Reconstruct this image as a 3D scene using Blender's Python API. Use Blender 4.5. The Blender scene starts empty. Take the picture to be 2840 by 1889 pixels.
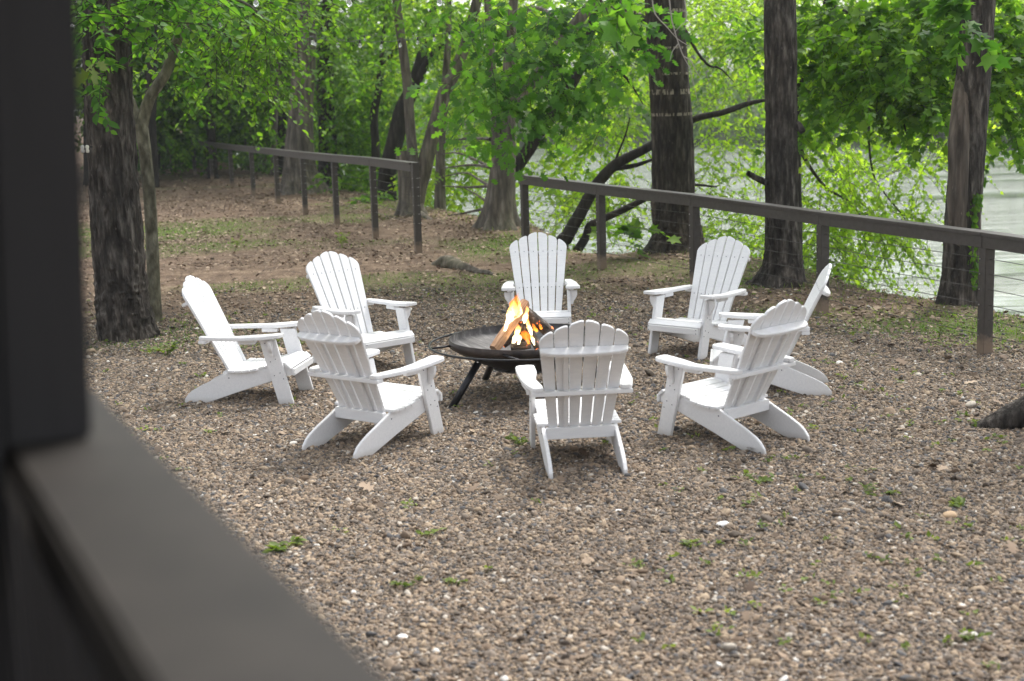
import bpy, bmesh, math, random
import numpy as np
from mathutils import Matrix, Vector
random.seed(7); RNG = np.random.default_rng(11)
SC = bpy.context.scene; COL = SC.collection
PI = math.pi; R = math.radians

# ------------------------------------------------------------------ camera
CH, PITCH, ROLL, F = 2.3126, 0.172358, 0.031144, 4062.3 / 2840.0
cp, sp, cr, sr = math.cos(PITCH), math.sin(PITCH), math.cos(ROLL), math.sin(ROLL)
U_ = Vector((0, sp, cp)); X_ = Vector((1, 0, 0)); FW = Vector((0, cp, -sp))
RT = X_ * cr - U_ * sr; UP = X_ * sr + U_ * cr
cam = bpy.data.cameras.new('camera'); camo = bpy.data.objects.new('camera', cam); COL.objects.link(camo)
camo.matrix_world = Matrix(((RT.x, UP.x, -FW.x, 0), (RT.y, UP.y, -FW.y, 0), (RT.z, UP.z, -FW.z, CH), (0, 0, 0, 1)))
cam.sensor_width = 36; cam.lens = 36 * F; cam.clip_start = 0.05; cam.clip_end = 2000
cam.dof.use_dof = True; cam.dof.focus_distance = 11.8; cam.dof.aperture_fstop = 2.4
SC.camera = camo
# ------------------------------------------------------------------ world, sun, exposure
SUN_EL, SUN_AZ = R(58), R(35)          # high, behind the river bank to the right
world = bpy.data.worlds.new('World'); SC.world = world; world.use_nodes = True
wn = world.node_tree.nodes; wl = world.node_tree.links; wn.clear()
sky = wn.new('ShaderNodeTexSky'); sky.sky_type = 'NISHITA'; sky.sun_disc = False
sky.sun_elevation = SUN_EL; sky.sun_rotation = SUN_AZ; sky.dust_density = 3.0; sky.air_density = 1.2
hs = wn.new('ShaderNodeHueSaturation'); hs.inputs['Saturation'].default_value = 0.22; hs.inputs['Value'].default_value = 1.0
bg = wn.new('ShaderNodeBackground'); bg.inputs['Strength'].default_value = 0.15
wo = wn.new('ShaderNodeOutputWorld')
wl.new(sky.outputs[0], hs.inputs['Color']); wl.new(hs.outputs[0], bg.inputs[0]); wl.new(bg.outputs[0], wo.inputs[0])
sl = bpy.data.lights.new('sun', 'SUN'); sl.energy = 1.5; sl.angle = R(14); sl.color = (1, .96, .9)
so = bpy.data.objects.new('sun', sl); COL.objects.link(so)
sd = Vector((math.sin(SUN_AZ) * math.cos(SUN_EL), math.cos(SUN_AZ) * math.cos(SUN_EL), math.sin(SUN_EL)))
so.rotation_euler = sd.to_track_quat('Z', 'Y').to_euler(); so.location = (0, 0, 30)
SC.view_settings.view_transform = 'Standard'; SC.view_settings.look = 'None'
SC.view_settings.exposure = 1.28; SC.view_settings.gamma = 1.0; SC.view_settings.use_curve_mapping = False
SC.render.engine = 'CYCLES'
SC.cycles.max_bounces = 6; SC.cycles.diffuse_bounces = 3; SC.cycles.glossy_bounces = 2
SC.cycles.transmission_bounces = 3; SC.cycles.transparent_max_bounces = 8
SC.cycles.caustics_reflective = False; SC.cycles.caustics_refractive = False

# ------------------------------------------------------------------ helpers
def at(xd, yd, Y):
    """world point at depth Y along the sight line through photo position (xd, yd), photo 2357 x 1568"""
    k = 2840 / 2357.
    a = (xd * k - 1420) / (F * 2840); b = (944.5 - yd * k) / (F * 2840)
    x = a * cr + b * sr; u = -a * sr + b * cr
    d = (x, cp + u * sp, -sp + u * cp); t = Y / d[1]
    return (d[0] * t, Y, CH + d[2] * t)
def nt(m): return m.node_tree.nodes, m.node_tree.links
def mat(name):
    m = bpy.data.materials.new(name); m.use_nodes = True
    return m, m.node_tree.nodes, m.node_tree.links, m.node_tree.nodes['Principled BSDF']
def ramp(n, stops, interp='LINEAR'):
    r = n.new('ShaderNodeValToRGB'); e = r.color_ramp.elements; r.color_ramp.interpolation = interp
    while len(e) < len(stops): e.new(0.5)
    for el, (p, c) in zip(e, stops):
        el.position = p; el.color = (*c, 1) if len(c) == 3 else c
    return r
def noise(n, l, scale, detail=4, vec=None, rough=.55):
    t = n.new('ShaderNodeTexNoise'); t.inputs['Scale'].default_value = scale
    t.inputs['Detail'].default_value = detail; t.inputs['Roughness'].default_value = rough
    if vec is not None: l.new(vec, t.inputs['Vector'])
    return t
def mapping(n, l, scale, kind='Object'):
    tc = n.new('ShaderNodeTexCoord'); mp = n.new('ShaderNodeMapping'); mp.inputs['Scale'].default_value = scale
    l.new(tc.outputs[kind], mp.inputs[0]); return mp.outputs[0]
def bump(n, l, h, strength, dist, bsdf):
    b = n.new('ShaderNodeBump'); b.inputs['Strength'].default_value = strength; b.inputs['Distance'].default_value = dist
    l.new(h, b.inputs['Height']); l.new(b.outputs[0], bsdf.inputs['Normal']); return b
def mix(n, l, fac, a, b, mode='MIX'):
    m = n.new('ShaderNodeMix'); m.data_type = 'RGBA'; m.blend_type = mode
    for s, v in ((m.inputs[0], fac), (m.inputs[6], a), (m.inputs[7], b)):
        if hasattr(v, 'links') or hasattr(v, 'is_linked'): l.new(v, s)
        elif isinstance(v, (int, float)): s.default_value = v
        else: s.default_value = (*v, 1)
    return m.outputs[2]

class MB:
    def __init__(s): s.v = []; s.f = []
    def add(s, vs, fs):
        o = len(s.v); s.v += [tuple(p) for p in vs]; s.f += [tuple(i + o for i in f) for f in fs]; return s
    def box(s, a, b):
        x0, y0, z0 = a; x1, y1, z1 = b
        return s.add([(x0,y0,z0),(x1,y0,z0),(x1,y1,z0),(x0,y1,z0),(x0,y0,z1),(x1,y0,z1),(x1,y1,z1),(x0,y1,z1)],
                     [(3,2,1,0),(4,5,6,7),(0,1,5,4),(1,2,6,5),(2,3,7,6),(3,0,4,7)])
    def prism(s, outline, fn, a, b):
        """outline 2-D points swept from a to b; fn(u, v, w) gives the point"""
        n = len(outline)
        vs = [fn(u, v, a) for u, v in outline] + [fn(u, v, b) for u, v in outline]
        return s.add(vs, [tuple(range(n))[::-1], tuple(range(n, 2 * n))] + [(i, (i + 1) % n, n + (i + 1) % n, n + i) for i in range(n)])
    def beam(s, p, q, w, h, up=(0, 0, 1)):
        p = Vector(p); q = Vector(q); d = (q - p).normalized(); sd_ = d.cross(Vector(up)).normalized() * w / 2; u = sd_.cross(d).normalized() * h / 2
        vs = [e + a * sd_ + b * u for e in (p, q) for a, b in ((-1,-1),(1,-1),(1,1),(-1,1))]
        return s.add(vs, [(3,2,1,0),(4,5,6,7),(0,1,5,4),(1,2,6,5),(2,3,7,6),(3,0,4,7)])
    def tube(s, pts, rad, seg=8, cap=True):
        pts = [Vector(p) for p in pts]; n = len(pts)
        if not hasattr(rad, '__len__'): rad = [rad] * n
        rings = []; t0 = (pts[1] - pts[0]).normalized()
        a = t0.orthogonal().normalized()
        for i in range(n):
            t = (pts[min(i + 1, n - 1)] - pts[max(i - 1, 0)]).normalized()
            a = (a - t * a.dot(t)).normalized(); b = t.cross(a)
            rings.append([pts[i] + (a * math.cos(k * 2 * PI / seg) + b * math.sin(k * 2 * PI / seg)) * rad[i] for k in range(seg)])
        fs = [(i * seg + k, i * seg + (k + 1) % seg, (i + 1) * seg + (k + 1) % seg, (i + 1) * seg + k) for i in range(n - 1) for k in range(seg)]
        if cap: fs += [tuple(range(seg))[::-1], tuple(range((n - 1) * seg, n * seg))]
        return s.add([p for r_ in rings for p in r_], fs)
    def lathe(s, prof, seg=48, c=(0, 0, 0), close=False):
        n = len(prof)
        vs = [(c[0] + r_ * math.cos(k * 2 * PI / seg), c[1] + r_ * math.sin(k * 2 * PI / seg), c[2] + z) for r_, z in prof for k in range(seg)]
        fs = [(i * seg + k, i * seg + (k + 1) % seg, (i + 1) * seg + (k + 1) % seg, (i + 1) * seg + k) for i in range(n - 1) for k in range(seg)]
        if close: fs += [((n - 1) * seg + k, (n - 1) * seg + (k + 1) % seg, (k + 1) % seg, k) for k in range(seg)]
        return s.add(vs, fs)
    def mesh(s, name, m, smooth=False, bevel=0, bseg=2):
        me = bpy.data.meshes.new(name); me.from_pydata(s.v, [], s.f); me.update()
        bm = bmesh.new(); bm.from_mesh(me); bmesh.ops.recalc_face_normals(bm, faces=bm.faces)
        if bevel: bmesh.ops.bevel(bm, geom=[e for e in bm.edges if e.is_manifold and e.calc_face_angle(0) > .5], offset=bevel, segments=bseg, affect='EDGES', clamp_overlap=True)
        bm.to_mesh(me); bm.free()
        if smooth: me.polygons.foreach_set('use_smooth', [True] * len(me.polygons))
        if m: me.materials.append(m)
        return me
    def build(s, name, m, parent=None, smooth=False, bevel=0, loc=(0, 0, 0)):
        return link(name, s.mesh(name, m, smooth, bevel), parent, loc)
def link(name, me, parent=None, loc=(0, 0, 0)):
    o = bpy.data.objects.new(name, me); COL.objects.link(o); o.location = loc
    if parent: o.parent = parent
    return o
def tag(o, label, cat, group=None):
    o['label'] = label; o['category'] = cat
    if group: o['group'] = group
    return o
def thing(name, label, cat, loc=(0, 0, 0), rz=0, group=None):
    o = link(name, None, None, loc); o.rotation_euler = (0, 0, rz); return tag(o, label, cat, group)
def npmesh(name, V, Fc, k, m, smooth=False):
    """V (n,3); Fc (f,k) faces with k corners"""
    me = bpy.data.meshes.new(name); n = len(V); f = len(Fc)
    me.vertices.add(n); me.vertices.foreach_set('co', np.ascontiguousarray(V, dtype=np.float32).ravel())
    me.loops.add(f * k); me.loops.foreach_set('vertex_index', np.ascontiguousarray(Fc, dtype=np.int32).ravel())
    me.polygons.add(f); me.polygons.foreach_set('loop_start', np.arange(0, f * k, k, dtype=np.int32))
    if smooth: me.polygons.foreach_set('use_smooth', np.ones(f, dtype=bool))
    me.update(calc_edges=True)
    if m: me.materials.append(m)
    return me
def vnoise(u, v, per=None, seed=0):
    def h(i, j):
        if per: i = i % per
        n = np.sin(i * 127.1 + j * 311.7 + seed * 74.7) * 43758.5453
        return n - np.floor(n)
    i = np.floor(u); j = np.floor(v); a = u - i; b = v - j
    a = a * a * (3 - 2 * a); b = b * b * (3 - 2 * b)
    return (h(i, j) * (1 - a) + h(i + 1, j) * a) * (1 - b) + (h(i, j + 1) * (1 - a) + h(i + 1, j + 1) * a) * b
def spline(P, n):
    P = np.array(P, float); m = len(P) - 1
    Q = np.vstack([2 * P[0] - P[1], P, 2 * P[-1] - P[-2]]); out = []
    for t in np.linspace(0, m - 1e-6, n):
        i = int(t); s = t - i; p0, p1, p2, p3 = Q[i:i + 4]
        out.append(.5 * (2 * p1 + (p2 - p0) * s + (2 * p0 - 5 * p1 + 4 * p2 - p3) * s * s + (3 * p1 - p0 - 3 * p2 + p3) * s ** 3))
    return np.array(out)

# ------------------------------------------------------------------ terrain
EDGE = np.array([(60, -30), (14, 4), (7.2, 11.2), (4.9, 13.5), (4.55, 14.35), (4.3, 15.0), (3.75, 15.9), (3.65, 17.1), (3.3, 18.6), (2.9, 19.9), (2.2, 20.5), (1.5, 19.9), (.95, 20.2), (.5, 21.6), (.45, 23.4), (.25, 24.8), (-.9, 27.2), (-2.2, 30), (-3.4, 34), (-5.2, 39), (-8, 45), (-11, 55), (-16, 75), (-24, 110), (-40, 190)], float)
def edge_sd(x, y):
    """distance to the bank edge, positive on the river side"""
    x = np.asarray(x, float); y = np.asarray(y, float); best = np.full(x.shape, 1e9); sgn = np.ones(x.shape)
    for (ax, ay), (bx, by) in zip(EDGE[:-1], EDGE[1:]):
        dx, dy = bx - ax, by - ay; t = np.clip(((x - ax) * dx + (y - ay) * dy) / (dx * dx + dy * dy), 0, 1)
        ex, ey = x - ax - t * dx, y - ay - t * dy; d = np.hypot(ex, ey)
        c = dx * ey - dy * ex; m_ = d < best - 1e-9
        best = np.where(m_, d, best); sgn = np.where(m_, np.where(c < 0, 1, -1), sgn)
    return best * sgn
def fbm(x, y, s, o=4, seed=0):
    r_ = 0; a = 1; t = 0
    for i in range(o): r_ = r_ + a * vnoise(x * s, y * s, seed=seed + i); t += a; a *= .5; s *= 2.03
    return r_ / t
def gz(x, y):
    x = np.asarray(x, float); y = np.asarray(y, float)
    sd_ = edge_sd(x, y); w = np.clip((y - 13) / 4, 0, 1) * np.clip(-sd_ / 1.5, 0, 1)
    z = (fbm(x, y, .5, 4, 3) - .5) * .10 * w
    z += (fbm(x, y, 5, 2, 9) - .5) * .016
    b = np.clip(sd_ / 2.4, 0, 1); z = z - 3.8 * b * b * (3 - 2 * b) - np.clip(sd_ - 2.4, 0, 3) * .6
    return z
WZ = -2.9
def gpos(xd, yd):
    """where the sight line meets the flat yard (z = 0)"""
    a = Vector(at(xd, yd, 10)); d = a - Vector((0, 0, CH)); t = -CH / d.z
    return (d.x * t, d.y * t)
def grav(x, y):
    """1 where gravel covers the yard, 0 where it is soil"""
    e = np.hypot((x + 1.2) / 7.4, (y - 9) / 8.2) - (fbm(x, y, .7, 3, 21) - .5) * .35
    return np.clip((1.0 - e) / .3, 0, 1) * np.clip((-edge_sd(x, y) - 1.0) / 1.4, 0, 1)
def moss(x, y):
    n_ = fbm(x * .8, y, .45, 4, 40)
    m_ = .45 * np.clip((n_ - .58) / .1, 0, 1) * (1 - grav(x, y))
    for cx, cy, rx, ry, a in ((-3.3, 14.1, .9, .75, 1), (-2.3, 13.6, .9, .5, .7), (.2, 21.4, 1.1, 1.6, 1), (-6.5, 25.5, 2.6, 2.0, .8), (-4.6, 22.6, 1.6, .9, .6), (2.6, 16.8, .8, .7, .9), (4.1, 13.2, 1.2, .9, 1), (2.7, 14.4, .7, .6, .8), (4.9, 11.6, 1.2, .8, .8)):
        m_ = np.maximum(m_, a * np.clip(1.3 - np.hypot((x - cx) / rx, (y - cy) / ry) - (fbm(x, y, 2.2, 3, 5) - .5), 0, 1))
    return np.clip(m_, 0, 1)
# materials of the ground
m_ground, n, l, b = mat('ground_soil')
vec = mapping(n, l, (1, 1, 1))
ga = n.new('ShaderNodeAttribute'); ga.attribute_name = 'gravel'; ma = n.new('ShaderNodeAttribute'); ma.attribute_name = 'moss'
s1 = noise(n, l, 3.0, 8, vec, .65); soil = ramp(n, [(.3, (.070, .048, .034)), (.5, (.15, .108, .078)), (.7, (.26, .20, .145))]); l.new(s1.outputs[0], soil.inputs[0])
s2 = noise(n, l, 22, 6, vec, .7); soilb = ramp(n, [(.35, (.5, .45, .42)), (.6, (1.25, 1.2, 1.15))]); l.new(s2.outputs[0], soilb.inputs[0])
soilc = mix(n, l, 1.0, soil.outputs[0], soilb.outputs[0], 'MULTIPLY')
vo = n.new('ShaderNodeTexVoronoi'); vo.inputs['Scale'].default_value = 48; l.new(vec, vo.inputs['Vector'])
gr = ramp(n, [(0, (.13, .095, .07)), (.3, (.21, .165, .125)), (.5, (.15, .14, .14)), (.7, (.27, .21, .155)), (.93, (.34, .29, .24)), (1, (.6, .57, .54))]); l.new(vo.outputs['Color'], gr.inputs[0])
dk = ramp(n, [(.0, (1, 1, 1)), (.55, (.35, .32, .3))]); l.new(vo.outputs['Distance'], dk.inputs[0])
grc = mix(n, l, 1.0, gr.outputs[0], dk.outputs[0], 'MULTIPLY')
c1_ = mix(n, l, ga.outputs['Fac'], soilc, grc)
ms = noise(n, l, 30, 4, vec); mc = ramp(n, [(.3, (.035, .06, .012)), (.7, (.11, .155, .035))]); l.new(ms.outputs[0], mc.inputs[0])
mf = n.new('ShaderNodeMath'); mf.operation = 'MULTIPLY'; mf.inputs[1].default_value = .8; l.new(ma.outputs['Fac'], mf.inputs[0])
l.new(mix(n, l, mf.outputs[0], c1_, mc.outputs[0]), b.inputs['Base Color']); b.inputs['Roughness'].default_value = .95
b.inputs['Specular IOR Level'].default_value = .2
bump(n, l, s2.outputs[0], .8, .03, b)

def axis(parts):
    out = []
    for a, c, s in parts: out += list(np.arange(a, c, s))
    return np.array(out + [parts[-1][1]])
gx = axis([(-90, -30, 3), (-30, -14, .6), (-14, 8, .1), (8, 20, .6), (20, 60, 4)])
gy = axis([(-8, 4, .5), (4, 32, .1), (32, 60, .4), (60, 200, 3)])
GX, GY = np.meshgrid(gx, gy); GZ = gz(GX, GY)
keep = edge_sd(GX, GY) < 8
V = np.stack([GX, GY, GZ], -1).reshape(-1, 3); ny, nx = GX.shape
idx = np.arange(ny * nx).reshape(ny, nx)
Q = np.stack([idx[:-1, :-1], idx[:-1, 1:], idx[1:, 1:], idx[1:, :-1]], -1); kq = keep[:-1, :-1] & keep[1:, 1:] & keep[:-1, 1:] & keep[1:, :-1]
me = npmesh('ground', V, Q[kq].reshape(-1, 4), 4, m_ground, True)
for nm, fn in (('gravel', grav), ('moss', moss)):
    a = me.attributes.new(nm, 'FLOAT', 'POINT'); a.data.foreach_set('value', fn(GX, GY).ravel().astype(np.float32))
ground = link('ground', me); ground['kind'] = 'structure'
def G(x, y): return float(gz(np.array([x]), np.array([y]))[0])

# ------------------------------------------------------------------ river and far bank
m_water, n, l, b = mat('river_water')
b.inputs['Base Color'].default_value = (.17, .20, .15, 1); b.inputs['Roughness'].default_value = .045; b.inputs['IOR'].default_value = 1.33
v1 = mapping(n, l, (.5, 1.5, 1)); w1 = noise(n, l, 1.3, 6, v1, .62)
v2 = mapping(n, l, (.045, .25, 1)); w2_0 = noise(n, l, 1.0, 4, v2, .6); w2 = ramp(n, [(.38, (.05, .05, .05)), (.62, (1, 1, 1))]); l.new(w2_0.outputs[0], w2.inputs[0])
wm = n.new('ShaderNodeMath'); wm.operation = 'MULTIPLY'; l.new(w1.outputs[0], wm.inputs[0]); l.new(w2.outputs[0], wm.inputs[1])
bump(n, l, wm.outputs[0], 1.0, .34, b)
river = MB().add([(-200, -40, WZ), (300, -40, WZ), (300, 400, WZ), (-200, 400, WZ)], [(0, 1, 2, 3)]).build('river', m_water); river['kind'] = 'structure'
m_bank, n, l, b = mat('far_bank_soil'); fn_ = noise(n, l, .4, 5, mapping(n, l, (1, 1, 1)))
fr = ramp(n, [(.35, (.045, .06, .02)), (.65, (.09, .11, .04))]); l.new(fn_.outputs[0], fr.inputs[0]); l.new(fr.outputs[0], b.inputs['Base Color']); b.inputs['Roughness'].default_value = 1
FAR = [(200, 62), (60, 82), (36, 96), (28, 108), (18, 118), (6, 124), (-8, 128), (-30, 150), (-80, 240)]
mb = MB(); rows = [(0, WZ - .6), (1.5, WZ + .7), (8, WZ + 1.5), (30, 0), (80, 1), (160, 2)]
fp = spline(FAR, 60); vs = []
for off, z in rows:
    for i, p in enumerate(fp):
        vs.append((p[0] + off * .35 , p[1] + off, z + math.sin(i * 1.7 + off) * .25))
mb.add(vs, [(r_ * 60 + i, r_ * 60 + i + 1, (r_ + 1) * 60 + i + 1, (r_ + 1) * 60 + i) for r_ in range(len(rows) - 1) for i in range(59)])
o = mb.build('far_bank', m_bank, smooth=True); o['kind'] = 'structure'

# air over the river: one closed box of even, thin haze round everything
HAZE = 0.0006
hm = bpy.data.materials.new('haze'); hm.use_nodes = True; hn = hm.node_tree.nodes; hn.clear(); hv = hn.new('ShaderNodeVolumePrincipled')
hv.inputs['Color'].default_value = (.86, .93, .96, 1); hv.inputs['Density'].default_value = HAZE; hv.inputs['Anisotropy'].default_value = .3
ho = hn.new('ShaderNodeOutputMaterial'); hm.node_tree.links.new(hv.outputs[0], ho.inputs['Volume'])
hz = MB().box((-230, -60, -11), (330, 420, 22)).build('haze', hm); hz['kind'] = 'stuff'; hz['label'] = 'thin pale haze over the river and yard'

# ------------------------------------------------------------------ foliage machinery
def leaf_mat(name, dark, mid, light, trans=.45, rough=.45):
    m, n, l, b = mat(name)
    g = n.new('ShaderNodeNewGeometry'); r_ = ramp(n, [(0, dark), (.5, mid), (1, light)]); l.new(g.outputs['Random Per Island'], r_.inputs[0])
    tc = n.new('ShaderNodeTexCoord'); nz = noise(n, l, .9, 3, g.outputs['Position']); rr = ramp(n, [(.35, (.72, .74, .70)), (.65, (1.25, 1.2, 1.1))]); l.new(nz.outputs[0], rr.inputs[0])
    c = mix(n, l, 1.0, r_.outputs[0], rr.outputs[0], 'MULTIPLY')
    l.new(c, b.inputs['Base Color']); b.inputs['Roughness'].default_value = rough + .1; b.inputs['Specular IOR Level'].default_value = .22
    t = n.new('ShaderNodeBsdfTranslucent'); tcx = mix(n, l, 1.0, c, (1.8, 1.9, .6), 'MULTIPLY'); l.new(tcx, t.inputs[0])
    ms_ = n.new('ShaderNodeMixShader'); ms_.inputs[0].default_value = trans; l.new(b.outputs[0], ms_.inputs[1]); l.new(t.outputs[0], ms_.inputs[2])
    l.new(ms_.outputs[0], n['Material Output'].inputs[0]); return m
LM = dict(
    deep=leaf_mat('leaf_deep_green', (.022, .06, .010), (.045, .11, .018), (.10, .19, .03), .42),  # shade inside the dense wood is put into these darker greens
    mid=leaf_mat('leaf_mid_green', (.045, .115, .015), (.085, .19, .024), (.16, .28, .04), .52),
    oak=leaf_mat('leaf_oak', (.035, .105, .022), (.075, .19, .034), (.15, .30, .055), .5),
    lime=leaf_mat('leaf_lime', (.12, .23, .025), (.21, .34, .04), (.33, .45, .07), .58),
    far=leaf_mat('leaf_far_bank', (.09, .16, .045), (.15, .25, .065), (.25, .36, .10), .5),
    weed=leaf_mat('leaf_weed', (.095, .145, .035), (.14, .195, .055), (.21, .26, .09), .4))
LEAF = dict(
    simple=([(0, 0, 0), (.32, .42, .10), (0, 1, 0), (-.32, .42, .10)], [(0, 1, 2), (0, 2, 3)]),
    oval=([(0, 0, 0), (.26, .3, .07), (.24, .65, .06), (0, 1, -.05), (-.24, .65, .06), (-.26, .3, .07), (0, .5, 0)], [(0, 1, 6), (1, 2, 6), (2, 3, 6), (3, 4, 6), (4, 5, 6), (5, 0, 6)]),
    maple=([(0, 0, 0), (.45, .10, .05), (.34, .36, .05), (.55, .62, .02), (.2, .62, .03), (0, 1, -.06), (-.2, .62, .03), (-.55, .62, .02), (-.34, .36, .05), (-.45, .10, .05)],
           [(0, 1, 2), (0, 2, 4), (2, 3, 4), (0, 4, 5), (0, 5, 6), (0, 6, 8), (6, 7, 8), (0, 8, 9)]),
    oak=([(0, 0, 0), (.07, .2, .02), (.36, .22, .05), (.14, .40, .03), (.44, .55, .03), (.16, .62, .02), (.27, .86, 0), (0, 1, -.06), (-.27, .86, 0), (-.16, .62, .02), (-.44, .55, .03), (-.14, .40, .03), (-.36, .22, .05), (-.07, .2, .02)],
         [(0, 1, 13), (1, 2, 3), (1, 3, 11), (1, 11, 13), (13, 11, 12), (3, 4, 5), (3, 5, 9), (3, 9, 11), (11, 9, 10), (5, 6, 7), (5, 7, 9), (9, 7, 8)]))
def unit(v): return v / np.maximum(np.linalg.norm(v, axis=-1, keepdims=True), 1e-9)
def leaves_mesh(P, D, N, S, kind):
    """P positions, D tip directions, N normals, S sizes"""
    T, Fc = LEAF[kind]; T = np.array(T); Fc = np.array(Fc)
    D = unit(D); X = unit(np.cross(D, N)); Z = np.cross(X, D)
    W = (T[None, :, 0, None] * X[:, None] + T[None, :, 1, None] * D[:, None] + T[None, :, 2, None] * Z[:, None]) * S[:, None, None] + P[:, None]
    k = len(T); Fa = (Fc[None] + (np.arange(len(P)) * k)[:, None, None]).reshape(-1, 3)
    return W.reshape(-1, 3), Fa
def twigs(clusters, size, per=14, L=(.4, .8), droop=.25, seed=0, flat=.8):
    """clusters: (centre, radii, number of twigs). Returns leaf arrays and twig polylines."""
    r_ = np.random.default_rng(seed); PP = []; DD = []; NN = []; SS = []; TW = []
    for c, rad, cnt in clusters:
        u = unit(r_.normal(size=(cnt, 3))) * (r_.random((cnt, 1)) ** .45); p0 = np.array(c) + u * np.array(rad)
        az = r_.random(cnt) * 2 * PI; d = np.stack([np.cos(az), np.sin(az), -.15 + .5 * r_.normal(size=cnt) * .6], -1); d = unit(d + .5 * u)
        ln = r_.uniform(L[0], L[1], cnt); t = (np.arange(per) + .5)[None, :] / per
        down = np.array([0, 0, -1.]) * droop
        P = p0[:, None] + d[:, None] * (ln[:, None] * t)[..., None] + down * (ln[:, None] * t * t)[..., None]
        side = unit(np.cross(d, [0, 0, 1.]))[:, None] * np.where(np.arange(per) % 2, 1, -1)[None, :, None]
        td = unit(d[:, None] * .7 + side * .9 + down * 1.2 + r_.normal(size=P.shape) * .35)
        nn = unit(np.array([0, 0, 1.]) * flat + r_.normal(size=P.shape) * .55)
        PP.append(P.reshape(-1, 3)); DD.append(td.reshape(-1, 3)); NN.append(nn.reshape(-1, 3)); SS.append((size * r_.uniform(.45, 1.35, P.shape[:2])).ravel())
        tt = np.array([0, .5, 1.])[None, :]
        TW.append(p0[:, None] + d[:, None] * (ln[:, None] * tt)[..., None] + down * (ln[:, None] * tt * tt)[..., None])
    return [np.concatenate(a) for a in (PP, DD, NN, SS, TW)]
def twig_mesh(TW, r0=.006):
    m = len(TW); ang = np.arange(3) * 2 * PI / 3
    d = unit(TW[:, -1] - TW[:, 0]); a = unit(np.cross(d, [.3, .2, 1.])); b_ = np.cross(d, a)
    ring = a[:, None] * np.cos(ang)[None, :, None] + b_[:, None] * np.sin(ang)[None, :, None]
    rr = np.array([1, .7, .3]) * r0
    V = TW[:, :, None] + ring[:, None] * rr[None, :, None, None]
    q = np.array([(s * 3 + k, s * 3 + (k + 1) % 3, s * 3 + 3 + (k + 1) % 3, s * 3 + 3 + k) for s in range(2) for k in range(3)])
    return V.reshape(-1, 3), (q[None] + (np.arange(m) * 9)[:, None, None]).reshape(-1, 4)
def bark(name, dark, mid, light, sc=(16, 16, 3.8), bumpd=.02, green=0, rings=None):
    m, n, l, b = mat(name); v = mapping(n, l, sc)
    a = noise(n, l, 1.0, 6, v, .65); w = n.new('ShaderNodeTexVoronoi'); w.inputs['Scale'].default_value = 1.3
    dv = n.new('ShaderNodeVectorMath'); dv.operation = 'ADD'; l.new(v, dv.inputs[0]); l.new(a.outputs['Color'], dv.inputs[1]); l.new(dv.outputs[0], w.inputs['Vector'])
    r_ = ramp(n, [(.30, dark), (.5, mid), (.72, light)]); l.new(a.outputs[0], r_.inputs[0])
    vr = ramp(n, [(0, (1.15, 1.15, 1.15)), (.8, (.45, .45, .45))]); l.new(w.outputs['Distance'], vr.inputs[0])
    c = mix(n, l, 1.0, r_.outputs[0], vr.outputs[0], 'MULTIPLY')
    fl = noise(n, l, 1.0, 3, mapping(n, l, (30, 30, 9)), .6); fr_ = ramp(n, [(.68, (0, 0, 0)), (.78, (.55, .55, .55))]); l.new(fl.outputs[0], fr_.inputs[0])
    c = mix(n, l, fr_.outputs[0], c, tuple(min(1, x * 1.9) for x in light))
    big = noise(n, l, 1.5, 3, mapping(n, l, (1, 1, .6)))
    br = ramp(n, [(.4, (.8, .8, .8)), (.65, (1.25, 1.2, 1.15))]); l.new(big.outputs[0], br.inputs[0]); c = mix(n, l, 1.0, c, br.outputs[0], 'MULTIPLY')
    if green:
        g2 = ramp(n, [(.5, (0, 0, 0)), (.7, (green,) * 3)]); l.new(big.outputs[0], g2.inputs[0]); c = mix(n, l, g2.outputs[0], c, (.06, .075, .025))
    if rings:
        tc = n.new('ShaderNodeTexCoord'); sx = n.new('ShaderNodeSeparateXYZ'); l.new(tc.outputs['Object'], sx.inputs[0]); tot = None
        for z0, hw in rings:
            s_ = n.new('ShaderNodeMath'); s_.operation = 'SUBTRACT'; s_.inputs[1].default_value = z0; l.new(sx.outputs[2], s_.inputs[0])
            ab = n.new('ShaderNodeMath'); ab.operation = 'ABSOLUTE'; l.new(s_.outputs[0], ab.inputs[0])
            lt = n.new('ShaderNodeMath'); lt.operation = 'LESS_THAN'; lt.inputs[1].default_value = hw; l.new(ab.outputs[0], lt.inputs[0])
            if tot is None: tot = lt.outputs[0]
            else:
                ad = n.new('ShaderNodeMath'); ad.operation = 'MAXIMUM'; l.new(tot, ad.inputs[0]); l.new(lt.outputs[0], ad.inputs[1]); tot = ad.outputs[0]
        dn = noise(n, l, 1.0, 2, mapping(n, l, (26, 26, 7))); dr = ramp(n, [(.5, (0, 0, 0)), (.56, (.9, .9, .9))]); l.new(dn.outputs[0], dr.inputs[0])
        mm = n.new('ShaderNodeMath'); mm.operation = 'MULTIPLY'; l.new(tot, mm.inputs[0]); l.new(dr.outputs[0], mm.inputs[1])
        c = mix(n, l, mm.outputs[0], c, (.34, .29, .23))
    l.new(c, b.inputs['Base Color']); b.inputs['Roughness'].default_value = .9; b.inputs['Specular IOR Level'].default_value = .25
    bm_ = n.new('ShaderNodeMath'); bm_.operation = 'SUBTRACT'; l.new(a.outputs[0], bm_.inputs[0]); l.new(w.outputs['Distance'], bm_.inputs[1])
    bump(n, l, bm_.outputs[0], 1.0, bumpd, b); return m
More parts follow.
